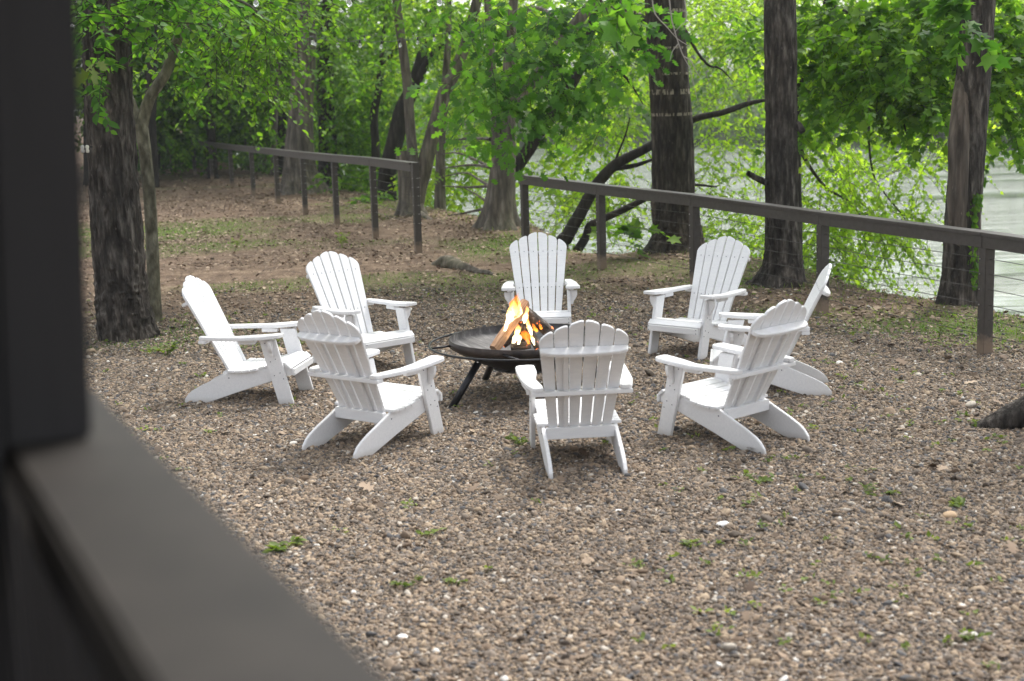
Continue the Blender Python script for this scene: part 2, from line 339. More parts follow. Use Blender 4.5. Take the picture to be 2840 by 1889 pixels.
BK = dict(
    dark=bark('bark_dark_furrowed', (.020, .017, .015), (.080, .069, .061), (.25, .225, .20), bumpd=.05),
    ringed=bark('bark_dark_ringed', (.020, .016, .013), (.062, .051, .042), (.16, .135, .112), rings=[(2.28 , .035), (2.52, .016), (1.98, .02), (2.86, .015), (3.35, .02)]),
    grey=bark('bark_grey', (.07, .06, .05), (.16, .138, .115), (.28, .25, .215), (11, 11, 1.6), .01, .4),
    mossy=bark('bark_mossy', (.075, .068, .045), (.17, .16, .115), (.30, .29, .23), (14, 14, 6), .008, .7),
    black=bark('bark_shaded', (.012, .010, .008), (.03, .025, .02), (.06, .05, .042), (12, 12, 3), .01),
    worn=bark('bark_worn_face', (.065, .052, .043), (.16, .13, .11), (.27, .235, .20), (14, 14, 1.6), .012, .3))
m_twig, n, l, b = mat('twig_bark'); b.inputs['Base Color'].default_value = (.035, .028, .02, 1); b.inputs['Roughness'].default_value = .9
m_pale, n, l, b = mat('dead_twig'); b.inputs['Base Color'].default_value = (.36, .32, .29, 1); b.inputs['Roughness'].default_value = .8
def limb(pts, rad, seg=48, step=.05, amp=.06, flare=0, lobes=5, freq=9, seed=1, origin=(0, 0, 0), fh=.35, sharp=1.0):
    """a bark-furrowed tapering stem along a smoothed path. seg/step set the mesh fineness"""
    P = np.array(pts, float); L = np.linalg.norm(np.diff(P, axis=0), axis=1).sum(); n_ = max(6, int(L / step))
    C = spline(P, n_); t_ = np.linspace(0, 1, n_); rr = np.interp(t_, np.linspace(0, 1, len(rad)), rad)
    T = unit(np.gradient(C, axis=0)); a = np.array([1., 0, 0]); A = []
    for t in T:
        a = a - t * a.dot(t); a /= np.linalg.norm(a); A.append(a.copy())
    A = np.array(A); B = np.cross(T, A); th = np.arange(seg) * 2 * PI / seg; s = t_ * L
    TH, S = np.meshgrid(th, s); k = max(8, int(round(2 * PI * rad[0] / .045)))
    wob = vnoise(TH * 0 + S * .9, S * .7, seed=seed) * 1.4
    uu = (TH + wob * .25 + .10 * vnoise(TH / (2 * PI) * 8, S * 6, per=8, seed=seed + 2)) / (2 * PI) * k
    r1 = 1 - 2 * np.abs(vnoise(uu, S * freq * .75 , per=k, seed=seed) - .5); r2 = vnoise(uu * 2, S * freq, per=2 * k, seed=seed + 5)
    Rr = rr[:, None] * (1 + amp * (.8 * (r1 - .5) * sharp + .5 * (r2 - .5)) + .10 * (vnoise(TH / (2 * PI) * 3, S * 1.1, per=3, seed=seed + 9) - .5))
    if flare:
        fz = np.exp(-S / fh); Rr = Rr * (1 + flare * fz * (.65 + .5 * np.cos(TH * lobes + seed) + .3 * np.cos(TH * (lobes - 2) + seed * 2.1)))
    V = C[:, None] + (A[:, None] * np.cos(TH)[..., None] + B[:, None] * np.sin(TH)[..., None]) * Rr[..., None] - np.array(origin)
    idx = np.arange(n_ * seg).reshape(n_, seg); j = np.roll(idx, -1, axis=1)
    q = np.stack([idx[:-1], j[:-1], j[1:], idx[1:]], -1).reshape(-1, 4)
    return V.reshape(-1, 3), q
def tree(name, label, base, trunk, rad, bk, branches=(), crown=None, seg=40, step=.05, flare=.5, lobes=5, amp=.06, group=None, seed=1, cat='tree', fh=.35):
    x, y = base; z = trunk[0][2]; t = thing(name, label, cat, (x, y, z), 0, group); O = (x, y, z)
    V, q = limb(trunk, rad, seg, step, amp, flare, lobes, seed=seed, origin=O, fh=fh)
    link('trunk', npmesh('trunk', V, q, 4, BK[bk], True), t)
    for pts, rd in branches:
        V, q = limb(pts, rd, max(8, seg // 3), step * 1.6, amp * .7, 0, seed=seed + 3, origin=O)
        link('branch', npmesh('branch', V, q, 4, BK[bk], True), t)
    for cr_ in (crown or ()):
        leafkind, matk, size, clusters, kw = cr_
        P, D, N, S, TW = twigs(clusters, size, seed=seed * 13 + len(clusters), **kw)
        V, f_ = leaves_mesh(P - np.array(O), D, N, S, leafkind); link('crown', npmesh('crown', V, f_, 3, LM[matk]), t)
        if kw.get('L', (.4, .8))[1] < 1.6:
            V, f_ = twig_mesh(TW - np.array(O)); tw = link('twigs', npmesh('twigs', V, f_, 4, m_twig), t); tw['kind'] = 'stuff'
    return t
def cl(xd, yd, Y, rx, ry, rz, cnt):
    """a cluster centred on the sight line at depth Y with world radii"""
    return (at(xd, yd, Y), (rx, ry, rz), max(1, int(cnt * DENS)))
DENS = 1.0
def path(*q): return [at(*p) for p in q]
# ------------------------------------------------------------------ trees
DROOP = dict(L=(.6, 1.3), droop=.55, per=22)
NEAR = dict(L=(.3, .7), droop=.3, per=13)
HIGH = dict(L=(1.8, 2.6), droop=.3, per=16)
def high(x, y, z, r_, n_, matk='mid', size=.32): return ('simple', matk, size, [((x, y, z), (r_, r_, r_ * .55), int(n_ * (.75 if matk == 'deep' else .38)))], HIGH)
def B(xd, yd, dy=0.0):
    x, y = gpos(xd, yd); return (x, y + dy)
def trunk_from(b_, *q, Y=None):
    """base point on the ground followed by sight-line points at depth Y"""
    return [(b_[0], b_[1], G(*b_) - .12)] + path(*[(a, c, Y) for a, c in q])
# large oak at the left
b_ = B(283, 790, .3)
tree('oak_tree', 'large dark furrowed oak trunk nearest the porch post, pale twin lamps on its edge', b_,
     trunk_from(b_, (284, 700), (277, 600), (262, 400), (250, 200), (241, 0), (232, -250), (222, -600), Y=b_[1]), [.27, .25, .235, .22, .215, .205, .19, .15], 'dark',
     crown=[high(-5, 13, 8.5, 3.2, 130), ('oval', 'oak', .10, [cl(215, 30, 13.2, .25, .3, .25, 26), cl(205, 160, 13.4, .18, .2, .22, 10), cl(360, -30, 13.6, .4, .4, .25, 22)], NEAR),
            ('oak', 'weed', .21, [cl(232, 135, 12.9, .05, .1, .06, 1)], dict(L=(.15, .3), droop=.5, per=6))],
     seg=128, step=.022, flare=.28, lobes=6, amp=.17, seed=3, fh=.22)
DENS = .5
# smaller forked tree just behind it
b_ = B(350, 742)
Y2 = b_[1]
tree('forked_tree', 'slim mossy tree forking low, directly behind the big dark oak', b_,
     trunk_from(b_, (353, 650), (350, 560), (344, 450), (334, 350), (324, 285), Y=Y2), [.085, .068, .064, .064, .064, .07], 'mossy',
     branches=[(path((324, 295, Y2), (344, 227, Y2), (381, 169, Y2), (396, 125, Y2), (422, 58, Y2), (446, 17, Y2), (480, -60, Y2), (560, -200, Y2)), [.065, .058, .055, .052, .05, .045, .035, .02]),
               (path((324, 300, Y2), (303, 242, Y2 + .1), (292, 204, Y2 + .2), (286, 100, Y2 + .4), (300, -60, Y2 + .6)), [.06, .05, .045, .035, .02]),
               (path((446, 17, Y2), (500, -5, Y2), (560, 5, Y2 - .1), (620, 50, Y2)), [.03, .022, .016, .008])],
     crown=[('oval', 'oak', .095, [cl(350, -10, 14.2, .5, .5, .22, 60), cl(500, 0, 14.6, .5, .6, .25, 40), cl(385, 60, 13.9, .15, .3, .2, 16), cl(440, 190, 16, .3, .3, .15, 14)], NEAR),
            ('oval', 'mid', .085, [cl(520, 40, 16, .8, .8, .4, 120), cl(580, 100, 17, .5, 1, .4, 80), cl(640, 20, 16.5, .4, .8, .25, 26), cl(760, 20, 18, .5, 1, .2, 24), cl(540, 140, 17.5, .5, 1, .3, 40),
                                 cl(500, 190, 18, .5, .8, .15, 14), cl(590, 200, 18, .5, .5, .15, 14), cl(340, 150, 17, .2, .5, .2, 16)], dict(L=(.4, .9), droop=.45, per=16)), high(-4, 17, 7, 2.6, 90)],
     seg=28, step=.04, flare=.35, amp=.05, seed=5, fh=.2)
DENS = .8
# large pale trunk beyond the far fence and its neighbours
b_ = B(692, 445, .4)
tree('tall_tree', 'thick grey-brown trunk just beyond the long fence, roots spread at its foot', b_,
     trunk_from(b_, (690, 380), (693, 262), (700, 145), (708, 40), (716, -80), (730, -300), Y=b_[1]), [.46, .36, .29, .26, .22, .19, .15], 'grey',
     crown=[('simple', 'mid', .13, [cl(700, -60, 33, 2.2, 2, .6, 60), cl(610, 60, 36, .8, 1.5, .8, 50)], dict(L=(.6, 1.2), droop=.4, per=16)), high(-6, 34, 8, 4, 130)],
     seg=56, step=.06, flare=.75, lobes=6, amp=.05, seed=7, fh=.5)
b_ = B(748, 436, .8)
tree('dark_tree', 'dark shaded trunk close behind the thick grey-brown one', b_,
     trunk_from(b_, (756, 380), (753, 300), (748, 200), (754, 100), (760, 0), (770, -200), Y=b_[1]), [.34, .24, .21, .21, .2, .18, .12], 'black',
     crown=[('simple', 'mid', .14, [cl(800, 330, 36, .9, 1.2, .9, 110), cl(770, 200, 36, .8, 1, 1, 60), cl(830, 440, 34, 1.0, 1, .55, 90), cl(790, 60, 35, 1.2, 1, .8, 90)], dict(L=(.5, 1.1), droop=.5, per=18))],
     seg=32, step=.08, flare=.5, seed=8)
# clump with a broken stump, a straight grey stem and a leaning stem, just behind the end of the long fence
b_ = B(945, 498, .3); Yc = b_[1]
tree('clump_tree', 'broken-off stump with a straight grey stem and a leaning stem behind the fence end', b_,
     trunk_from(b_, (944, 460), (938, 410), (930, 348), Y=Yc), [.24, .20, .18, .15], 'grey',
     branches=[(path((948, 490, Yc - .1), (953, 430, Yc - .1), (951, 370, Yc - .1), (945, 300, Yc), (938, 200, Yc), (928, 120, Yc), (917, 40, Yc), (908, -60, Yc), (900, -300, Yc)), [.15, .12, .10, .095, .09, .085, .08, .07, .05]),
               (path((950, 485, Yc), (962, 430, Yc), (976, 385, Yc), (989, 335, Yc), (1009, 262, Yc), (1027, 204, Yc), (1050, 160, Yc), (1075, 90, Yc), (1098, 0, Yc), (1120, -120, Yc)), [.2, .17, .155, .14, .13, .125, .11, .10, .09, .06]),
               (path((944, 490, Yc), (965, 493, Yc - .4), (995, 512, Yc - 1.2), (1030, 530, Yc - 2.0)), [.12, .07, .05, .02])],
     crown=[('simple', 'mid', .12, [cl(930, 0, 27, 1.2, 1.5, .4, 60), cl(830, 160, 30, .7, 1.5, .7, 50), cl(1000, 60, 30, .8, 1, .5, 50), cl(1080, 210, 30, .7, 1, .5, 40)], dict(L=(.4, .9), droop=.45, per=16)), high(-1.5, 27, 6.5, 3, 90)],
     seg=40, step=.05, flare=1.0, lobes=5, seed=9, fh=.22)
b_ = (B(893, 470)[0], 33.0)
tree('leaning_tree', 'dark trunk leaning right between the long fence and the straight grey stem', b_,
     [(b_[0], b_[1], -1.2)] + path((893, 450, 33), (893, 393, 33), (910, 320, 33), (927, 253, 33), (950, 203, 33), (970, 140, 33), (982, 87, 33), (1010, -20, 33)), [.22, .21, .2, .19, .18, .16, .14, .12, .08], 'black',
     branches=[(path((960, 190, 33), (985, 140, 32.6), (1020, 100, 32.4), (1060, 90, 32)), [.1, .08, .05, .03])],
     crown=[('simple', 'mid', .13, [cl(860, 470, 31, .5, .8, .35, 50), cl(990, 60, 34, 1.0, 1, .5, 50)], dict(L=(.4, .9), droop=.45, per=16))], seg=24, step=.08, flare=0, seed=10)
b_ = (B(866, 420)[0], 35.0)
tree('slender_tree', 'slender dark stem with a forked side limb rising behind the long fence', b_,
     [(b_[0], b_[1], -.3)] + path((864, 400, 35), (864, 334, 35), (861, 262, 35), (872, 204, 35), (879, 140, 35), (884, 87, 35), (893, 17, 35), (900, -80, 35)), [.12, .11, .1, .1, .09, .08, .07, .06, .04], 'black',
     branches=[(path((870, 210, 35), (881, 163, 35), (900, 125, 35), (922, 96, 35), (950, 60, 35)), [.07, .065, .06, .05, .03])],
     crown=[('simple', 'mid', .14, [cl(880, 280, 37, 1.2, 1, 1.2, 120), cl(840, 200, 37, 1, 1, 1, 90), cl(900, 60, 37, 1.4, 1, 1, 110)], dict(L=(.6, 1.2), droop=.4, per=18))], seg=16, step=.1, flare=.2, seed=12)
b_ = (at(1013, 490, 30)[0], 30.0)
tree('thin_tree', 'thin grey stem on the bank left of the twin-stemmed tree', b_,
     [(b_[0], b_[1], -.4)] + path((1013, 440, 30), (1014, 380, 30), (1015, 311, 30), (1022, 230, 30), (1030, 120, 30), (1034, 0, 30)), [.13, .11, .1, .1, .09, .07, .05], 'grey',
     crown=[('simple', 'lime', .12, [cl(1020, 60, 33, 1.2, 1.5, .6, 60), cl(1050, 240, 34, 1, 1, .5, 40)], dict(L=(.6, 1.2), droop=.4, per=16))], seg=16, step=.08, flare=.3, seed=14)
DENS = .40
# twin-stemmed tree in the gap between the fences, with the oak-leaved sprays
b_ = B(1150, 530, .25); Y8 = b_[1]
YL = 18.0
dead = [((1128, 320, Y8), (1090, 319, 25), (1050, 322, 26), (1012, 330, 27)), ((1135, 388, Y8), (1090, 366, 25), (1050, 352, 26), (1012, 356, 27)), ((1128, 384, Y8), (1080, 380, 25), (1015, 388, 27)),
        ((1132, 432, Y8), (1100, 412, 25), (1070, 398, 26), (1015, 408, 27)), ((1130, 428, Y8), (1075, 431, 25), (1020, 428, 26)), ((1132, 474, Y8), (1100, 450, 25), (1066, 431, 26)), ((1120, 479, Y8), (1080, 488, 24.5), (1030, 497, 25))]
tw = tree('twin_stem_tree', 'grey tree splitting into two stems in the gap between both fences, flared foot', b_,
     trunk_from(b_, (1150, 500), (1153, 450), (1157, 400), (1160, 350), (1162, 320), Y=Y8), [.30, .235, .215, .20, .19, .17], 'grey',
     branches=[(path((1148, 370, Y8 - .05), (1142, 320, Y8 - .05), (1141, 270, Y8), (1134, 180, Y8), (1128, 100, Y8), (1120, -40, Y8), (1110, -300, Y8)), [.11, .085, .075, .07, .065, .055, .04]),
               (path((1164, 370, Y8), (1169, 320, Y8), (1171, 250, Y8), (1172, 150, Y8), (1178, 60, Y8), (1186, -50, Y8), (1200, -300, Y8)), [.15, .13, .115, .10, .08, .07, .05]),
               (path((1170, 280, Y8), (1205, 215, Y8), (1242, 169, Y8), (1300, 87, Y8), (1358, 15, Y8), (1420, -60, Y8)), [.08, .09, .1, .1, .09, .07]),
               (path((1205, 215, Y8), (1190, 130, 23), (1180, 40, 21), (1240, 20, 19.5), (1300, 60, YL)), [.05, .04, .035, .03, .015])] + [(path(*d), [.028, .022, .016, .008]) for d in dead],
     crown=[('oak', 'oak', .15, [cl(1100, 40, YL, .45, .7, .3, 30), cl(1180, 100, YL, .7, .7, .5, 74), cl(1280, 60, YL, .8, .7, .45, 60), cl(1330, 150, YL, .5, .6, .45, 44), cl(1240, 190, YL, .55, .6, .4, 40), cl(1130, 180, YL, .5, .6, .4, 36),
                               cl(1040, 230, YL, .2, .4, .2, 8), cl(1230, 270, YL, .5, .5, .3, 26), cl(1360, 230, YL, .35, .4, .4, 12), cl(1090, 330, 22, .4, .4, .12, 8), cl(1440, 130, YL, .3, .5, .3, 22), cl(1400, 60, YL, .5, .6, .4, 26)], dict(L=(.3, .6), droop=.5, per=9)),
            high(0, 24, 6.5, 3, 100)],
     seg=56, step=.04, flare=.85, lobes=5, seed=11, fh=.33)
# single leaves of its lowest sprays that read one by one
T_, F_ = LEAF['oak']; leafme = bpy.data.meshes.new('leaf'); leafme.from_pydata([(a * .145, c * .145, d * .145) for a, c, d in T_], [], F_); leafme.materials.append(LM['oak'])
for c_, n_, rr in (((1150, 340), 22, .22), ((1180, 365), 16, .2), ((1215, 300), 30, .4), ((1290, 215), 46, .5), ((1350, 190), 36, .35), ((1110, 230), 40, .45), ((1060, 300), 20, .3), ((1180, 250), 40, .4), ((1250, 130), 46, .5)):
    for i in range(n_):
        p = Vector(at(c_[0], c_[1], YL - .5)) + Vector((random.gauss(0, rr * .95), random.gauss(0, .4), random.gauss(0, rr * .6)))
        o = link('leaf', leafme, tw, p - tw.location)
        o.rotation_euler = (random.gauss(-.9, .5), random.gauss(0, .6), random.uniform(0, 6.28)); o.scale = (random.uniform(.7, 1.1),) * 3
DENS = .8
b_ = (at(1160, 480, 25.6)[0], 25.6)
tree('curved_tree', 'dark stem curving up to the right from behind the twin-stemmed tree', b_,
     [(b_[0], b_[1], -.8)] + path((1166, 440, 25.6), (1184, 393, 25.6), (1222, 337, 25.6), (1256, 279, 25.6), (1294, 233, 25.6), (1326, 175, 25.6), (1350, 125, 25.6), (1362, 60, 25.6), (1385, -40, 25.6)), [.14, .13, .12, .11, .1, .1, .09, .085, .08, .06], 'black',
     branches=[(path((1345, 140, 25.6), (1370, 146, 25.4), (1395, 148, 25.2), (1420, 160, 25), (1450, 190, 25), (1480, 240, 25)), [.045, .04, .035, .03, .02, .01])],
     crown=[('simple', 'lime', .12, [cl(1400, 230, 28, .8, 1.5, .8, 44), cl(1440, 90, 28, .9, 1.5, .6, 60), cl(1330, 320, 29, .8, 1, .4, 36), cl(1240, 380, 30, .7, 1, .3, 24), cl(1320, 20, 31, 1.5, 1.5, .7, 110), cl(1190, 30, 33, 1.5, 1.5, .7, 110), cl(1070, 30, 34, 1.5, 1.5, .8, 120), cl(1000, 150, 35, 1.3, 1.5, .8, 90), cl(1110, 200, 34, 1.0, 1.5, .7, 60), cl(1250, 140, 33, 1.3, 1.5, .7, 70), cl(1060, 400, 31, .8, 1.2, .35, 60), cl(1070, 330, 32, .8, 1.2, .3, 50), cl(1300, 420, 30, .9, 1.2, .35, 50), cl(985, 430, 32, .35, 1, .4, 30), cl(1430, 0, 33, 1.5, 1.5, .6, 110), cl(1390, 170, 32, 1, 1.5, .6, 50)], DROOP)], seg=20, step=.07, flare=.2, seed=15)
# big ringed trunk
b_ = B(1556, 582, .3); Y10 = b_[1]
big = tree('ringed_tree', 'thickest trunk by the river, dark bark with pale broken rings around it', b_,
     trunk_from(b_, (1556, 540), (1553, 490), (1550, 440), (1547, 300), (1538, 150), (1530, 0), (1520, -300), Y=Y10), [.36, .325, .305, .295, .28, .268, .258, .22], 'ringed',
     crown=[('maple', 'mid', .16, [cl(1462, 545, 19.3, .22, .3, .2, 7), cl(1450, 510, 19.5, .2, .3, .15, 3)], dict(L=(.2, .45), droop=.3, per=7)), ('maple', 'oak', .15, [cl(1440, 20, 17.5, .35, .5, .25, 12)], NEAR), high(2, 20, 8, 3, 90)],
     branches=[(path((1500, 118, Y10), (1450, 108, 20.6), (1400, 92, 21)), [.05, .035, .015]), (path((1500, 60, Y10), (1460, 30, 20.3), (1400, 25, 20.6), (1380, 0, 20.6)), [.05, .04, .035, .03])],
     seg=120, step=.03, flare=.62, lobes=5, amp=.07, seed=13, fh=.36)
# medium dark trunk
b_ = B(1803, 660, .2); Y11 = b_[1]
tree('riverbank_tree', 'straight dark trunk with one sawn stub, behind the fence middle', b_,
     trunk_from(b_, (1802, 620), (1801, 560), (1799, 450), (1799, 300), (1796, 150), (1794, 0), (1790, -300), Y=Y11), [.27, .225, .195, .18, .176, .178, .172, .15], 'dark',
     branches=[(path((1775, 425, Y11), (1745, 412, Y11 - .1), (1722, 399, Y11 - .2)), [.04, .035, .03]), (path((1825, 285, Y11), (1838, 290, Y11 - .1), (1848, 304, Y11 - .15)), [.05, .045, .035])],
     crown=[high(3.5, 17, 8, 3, 80)], seg=96, step=.03, flare=.62, lobes=5, amp=.10, seed=17, fh=.36)
DENS = .5
# tree behind it, carrying the right-hand canopy
b_ = (at(1836, 470, 20)[0], 20.0)
tree('maple_tree', 'dark curving limb and dense maple foliage filling the upper corner over the water', b_,
     [(b_[0], b_[1], -2.6)] + path((1826, 420, 20), (1826, 300, 20), (1832, 212, 20), (1852, 182, 20), (1875, 157, 20), (1882, 116, 20), (1893, 58, 20), (1910, 0, 20), (1940, -120, 20)), [.13, .11, .1, .095, .09, .085, .085, .08, .075, .05], 'black',
     branches=[(path((1890, 80, 20), (1960, 70, 19), (2030, 76, 18.4), (2090, 60, 18)), [.04, .03, .022, .012]), (path((1905, 10, 20), (2010, 60, 19), (2035, 150, 18), (2065, 230, 17.6), (2090, 320, 17.4)), [.04, .03, .026, .02, .008]),
               (path((1838, 310, 20), (1850, 360, 21), (1900, 430, 22), (1960, 470, 22.5), (2010, 540, 23)), [.04, .03, .022, .016, .008]), (path((2010, 100, 19), (2000, 300, 22), (2010, 400, 22.5), (2040, 450, 22.6), (2080, 500, 22.8), (2110, 560, 23)), [.02, .018, .015, .013, .01, .006])],
     crown=[('maple', 'mid', .115, [cl(1900, 60, 18.5, .8, .9, .4, 100), cl(2000, 60, 18, .9, .9, .45, 100), cl(2100, 90, 17.5, .8, .9, .45, 105), cl(1960, 170, 18.5, .8, .9, .4, 110), cl(2080, 200, 17.2, .75, .8, .35, 130), cl(2150, 260, 17, .45, .7, .2, 40), cl(2130, 20, 17.5, .6, .9, .4, 90),
                                 cl(1900, 250, 19, .55, .8, .35, 44), cl(2310, 60, 17.5, .6, 1, .5, 110), cl(2330, 180, 17.5, .5, 1, .45, 90), cl(2330, 280, 18, .45, .8, .3, 50), cl(2020, 130, 17, .6, .6, .3, 60)], dict(L=(.3, .7), droop=.4, per=13)),
            ('maple', 'lime', .11, [cl(1950, 110, 19.5, .9, .9, .5, 60), cl(2080, 60, 19, .9, .9, .5, 60), cl(2320, 120, 18.5, .5, 1, .6, 60), cl(2280, 200, 24, 1.2, 1, .8, 60), cl(1960, 240, 25, 1.4, 1.5, 1, 90), cl(2140, 140, 25, 1.6, 1.5, 1, 110)], DROOP),  # lighter leaf colour mixed in to stand for backlit parts of the canopy
            ('simple', 'lime', .085, [cl(1880, 320, 22, .5, 1, .35, 70), cl(1930, 390, 22.5, .4, .7, .35, 60), cl(1975, 450, 23, .35, .7, .3, 50), cl(2010, 500, 23, .4, .7, .25, 60), cl(2060, 545, 23, .45, .6, .15, 60), cl(2100, 500, 23, .25, .6, .1, 26), cl(2040, 390, 23, .35, .6, .2, 30), cl(2100, 380, 22.5, .3, .5, .15, 26), cl(2130, 450, 23, .2, .5, .1, 14),
                                     cl(1880, 590, 22, .55, .8, .4, 110), cl(1860, 480, 22, .4, .8, .4, 70), cl(1960, 620, 21.5, .4, .6, .22, 56), cl(1930, 540, 22.5, .45, .7, .3, 60), cl(2150, 330, 21, .3, .6, .2, 26), cl(1700, 620, 22.5, .4, .6, .2, 34), cl(1760, 600, 23, .4, .6, .3, 40)], dict(L=(.5, 1.1), droop=.75, per=20)), high(5.5, 19, 7, 3, 90)],
     seg=24, step=.06, flare=0, seed=19)
DENS = .75
# two-faced trunk at the right
b_ = B(2210, 703, .2); Y12 = b_[1]
t12 = tree('ivy_tree', 'leaning trunk with a paler worn face and climbing ivy, beside the tall fence post', b_,
     trunk_from(b_, (2211, 640), (2214, 560), (2218, 480), (2224, 400), (2232, 280), (2240, 180), (2249, 60), (2256, -40), (2270, -300), Y=Y12), [.21, .185, .175, .172, .17, .168, .166, .164, .16, .14], 'dark',
     crown=[high(5, 14.5, 7.5, 2.6, 70), ('maple', 'oak', .16, [cl(2235, 60, 13.6, .12, .2, .14, 6), cl(2200, 20, 13.6, .2, .3, .15, 5)], NEAR)], seg=96, step=.03, flare=.2, amp=.09, seed=21)
V, q = limb(path((2226, 150, Y12 + .06), (2216, 225, Y12 - .04), (2208, 330, Y12 - .10), (2206, 400, Y12 - .11), (2204, 470, Y12 - .11), (2208, 540, Y12 - .10), (2212, 600, Y12 - .08)), [.09, .10, .105, .10, .10, .09, .05], 48, .03, .06, seed=22, origin=t12.location)
link('worn_bark_face', npmesh('worn_bark_face', V, q, 4, BK['worn'], True), t12)
n_ = 260; yy = RNG.uniform(440, 660, n_); P = np.array([at(2243 + 5 * math.sin(v / 30) + RNG.normal() * 5.5 - (8 if v > 560 else 0), v, Y12 - .17 + abs(RNG.normal()) * .03) for v in yy])
V, f_ = leaves_mesh(P - np.array(t12.location), RNG.normal(size=(n_, 3)) * .4 + [0, -.2, -.8], RNG.normal(size=(n_, 3)) * .4 + [0, -1, .3], RNG.uniform(.05, .09, n_), 'oval')
link('ivy', npmesh('ivy', V, f_, 3, LM['mid']), t12)['kind'] = 'stuff'
# forked stem leaning over the river
b_ = (at(1290, 612, 22.4)[0], 22.4); Yf = 22.4
tree('overhanging_tree', 'forked dark stem leaning low over the bright river left of the ringed trunk', b_,
     [(b_[0] - .3, b_[1], -2.4)] + path((1290, 585, Yf), (1304, 547, Yf), (1335, 492, Yf), (1361, 445, Yf), (1384, 412, Yf), (1415, 380, Yf), (1450, 360, Yf), (1500, 334, Yf), (1560, 295, Yf), (1608, 271, Yf), (1663, 259, Yf), (1721, 239, Yf), (1775, 228, Yf)), [.13, .11, .1, .095, .09, .085, .08, .075, .065, .055, .05, .045, .04, .02], 'black',
     branches=[(path((1300, 640, Yf), (1323, 587, Yf), (1348, 547, Yf), (1356, 521, Yf), (1375, 511, Yf), (1397, 500, Yf), (1441, 480, Yf), (1488, 456, Yf), (1560, 425, Yf), (1650, 430, Yf)), [.08, .075, .065, .06, .06, .055, .05, .045, .03, .012]),
               (path((1405, 388, Yf), (1432, 386, Yf), (1465, 380, Yf), (1505, 366, Yf)), [.05, .04, .035, .02]), (path((1415, 380, Yf), (1422, 355, Yf), (1440, 310, Yf), (1450, 270, Yf)), [.03, .018, .014, .008]),
               (path((1560, 50, 22), (1581, 76, 22), (1602, 116, 22), (1631, 151, 22), (1657, 157, 22), (1690, 190, 22)), [.03, .028, .022, .018, .014, .006])],
     crown=[('simple', 'lime', .09, [cl(1640, 60, 26, .8, 1.5, .5, 50), cl(1700, 130, 27, .8, 1.5, .6, 60), cl(1650, 230, 27, .7, 1.2, .5, 40), cl(1700, 330, 26, .8, 1.2, .6, 60), cl(1650, 430, 25, .6, 1, .4, 40), cl(1740, 520, 24, .7, 1, .4, 56), cl(1680, 560, 24, .5, .8, .25, 24),
                                   cl(1420, 300, 28, .7, 1, .4, 24), cl(1390, 440, 25, .5, .8, .35, 44), cl(1440, 440, 27, .5, .8, .4, 40), cl(1430, 540, 24, .3, .5, .2, 10), cl(1270, 470, 27, .6, .8, .25, 18), cl(1820, 620, 22, .5, .6, .25, 30), cl(1740, 20, 27, .8, 1, .5, 40), cl(1640, -10, 31, 1.5, 1.5, .6, 110), cl(1720, 0, 32, 1.3, 1.5, .6, 100), cl(1870, 0, 30, 1.3, 1.5, .6, 90), cl(1990, 20, 31, 1.6, 1.5, .6, 90), cl(2150, 0, 30, 1.5, 1.5, .7, 90), cl(2320, 10, 28, 1.2, 1.5, .7, 90)], DROOP),
            ('simple', 'mid', .11, [cl(1720, 70, 24, .6, 1, .4, 40), cl(1470, 200, 26, .5, 1, .6, 26), cl(1440, 20, 26, .6, 1, .5, 40)], DROOP)], seg=24, step=.06, flare=0, seed=23)
DENS = 1.0
# tree outside the picture on the right: its root reaches in, one low branch hangs in at the top
b_ = (3.75, 9.35)
rt = tree('edge_tree', 'dark root spreading over the gravel at the right edge of the yard', b_, [(3.75, 9.35, -.1), (3.75, 9.36, .5), (3.76, 9.4, 1.5), (3.8, 9.5, 3), (3.7, 9.8, 5.2)], [.34, .27, .24, .22, .18], 'dark',
     branches=[((((3.72, 9.35, .20), (3.46, 9.36, .12), (3.24, 9.38, .05), (3.00, 9.40, -.02))), [.18, .14, .09, .03]), (((3.75, 9.3, .2), (3.55, 9.05, .09), (3.42, 8.85, -.02)), [.15, .10, .03]),
               (((3.75, 9.45, 3.0), (3.0, 9.2, 3.25), (2.0, 8.9, 3.1), (1.2, 8.6, 2.98), (.75, 8.5, 2.88)), [.08, .05, .035, .02, .01])],
     crown=[('maple', 'oak', .12, [cl(1400, -5, 8.5, .10, .1, .06, 3), cl(1440, 60, 8.5, .04, .08, .05, 1)], dict(L=(.15, .3), droop=.4, per=6)), high(4.2, 9.6, 6.5, 1.6, 30)], seg=80, step=.03, flare=.35, amp=.08, seed=25)
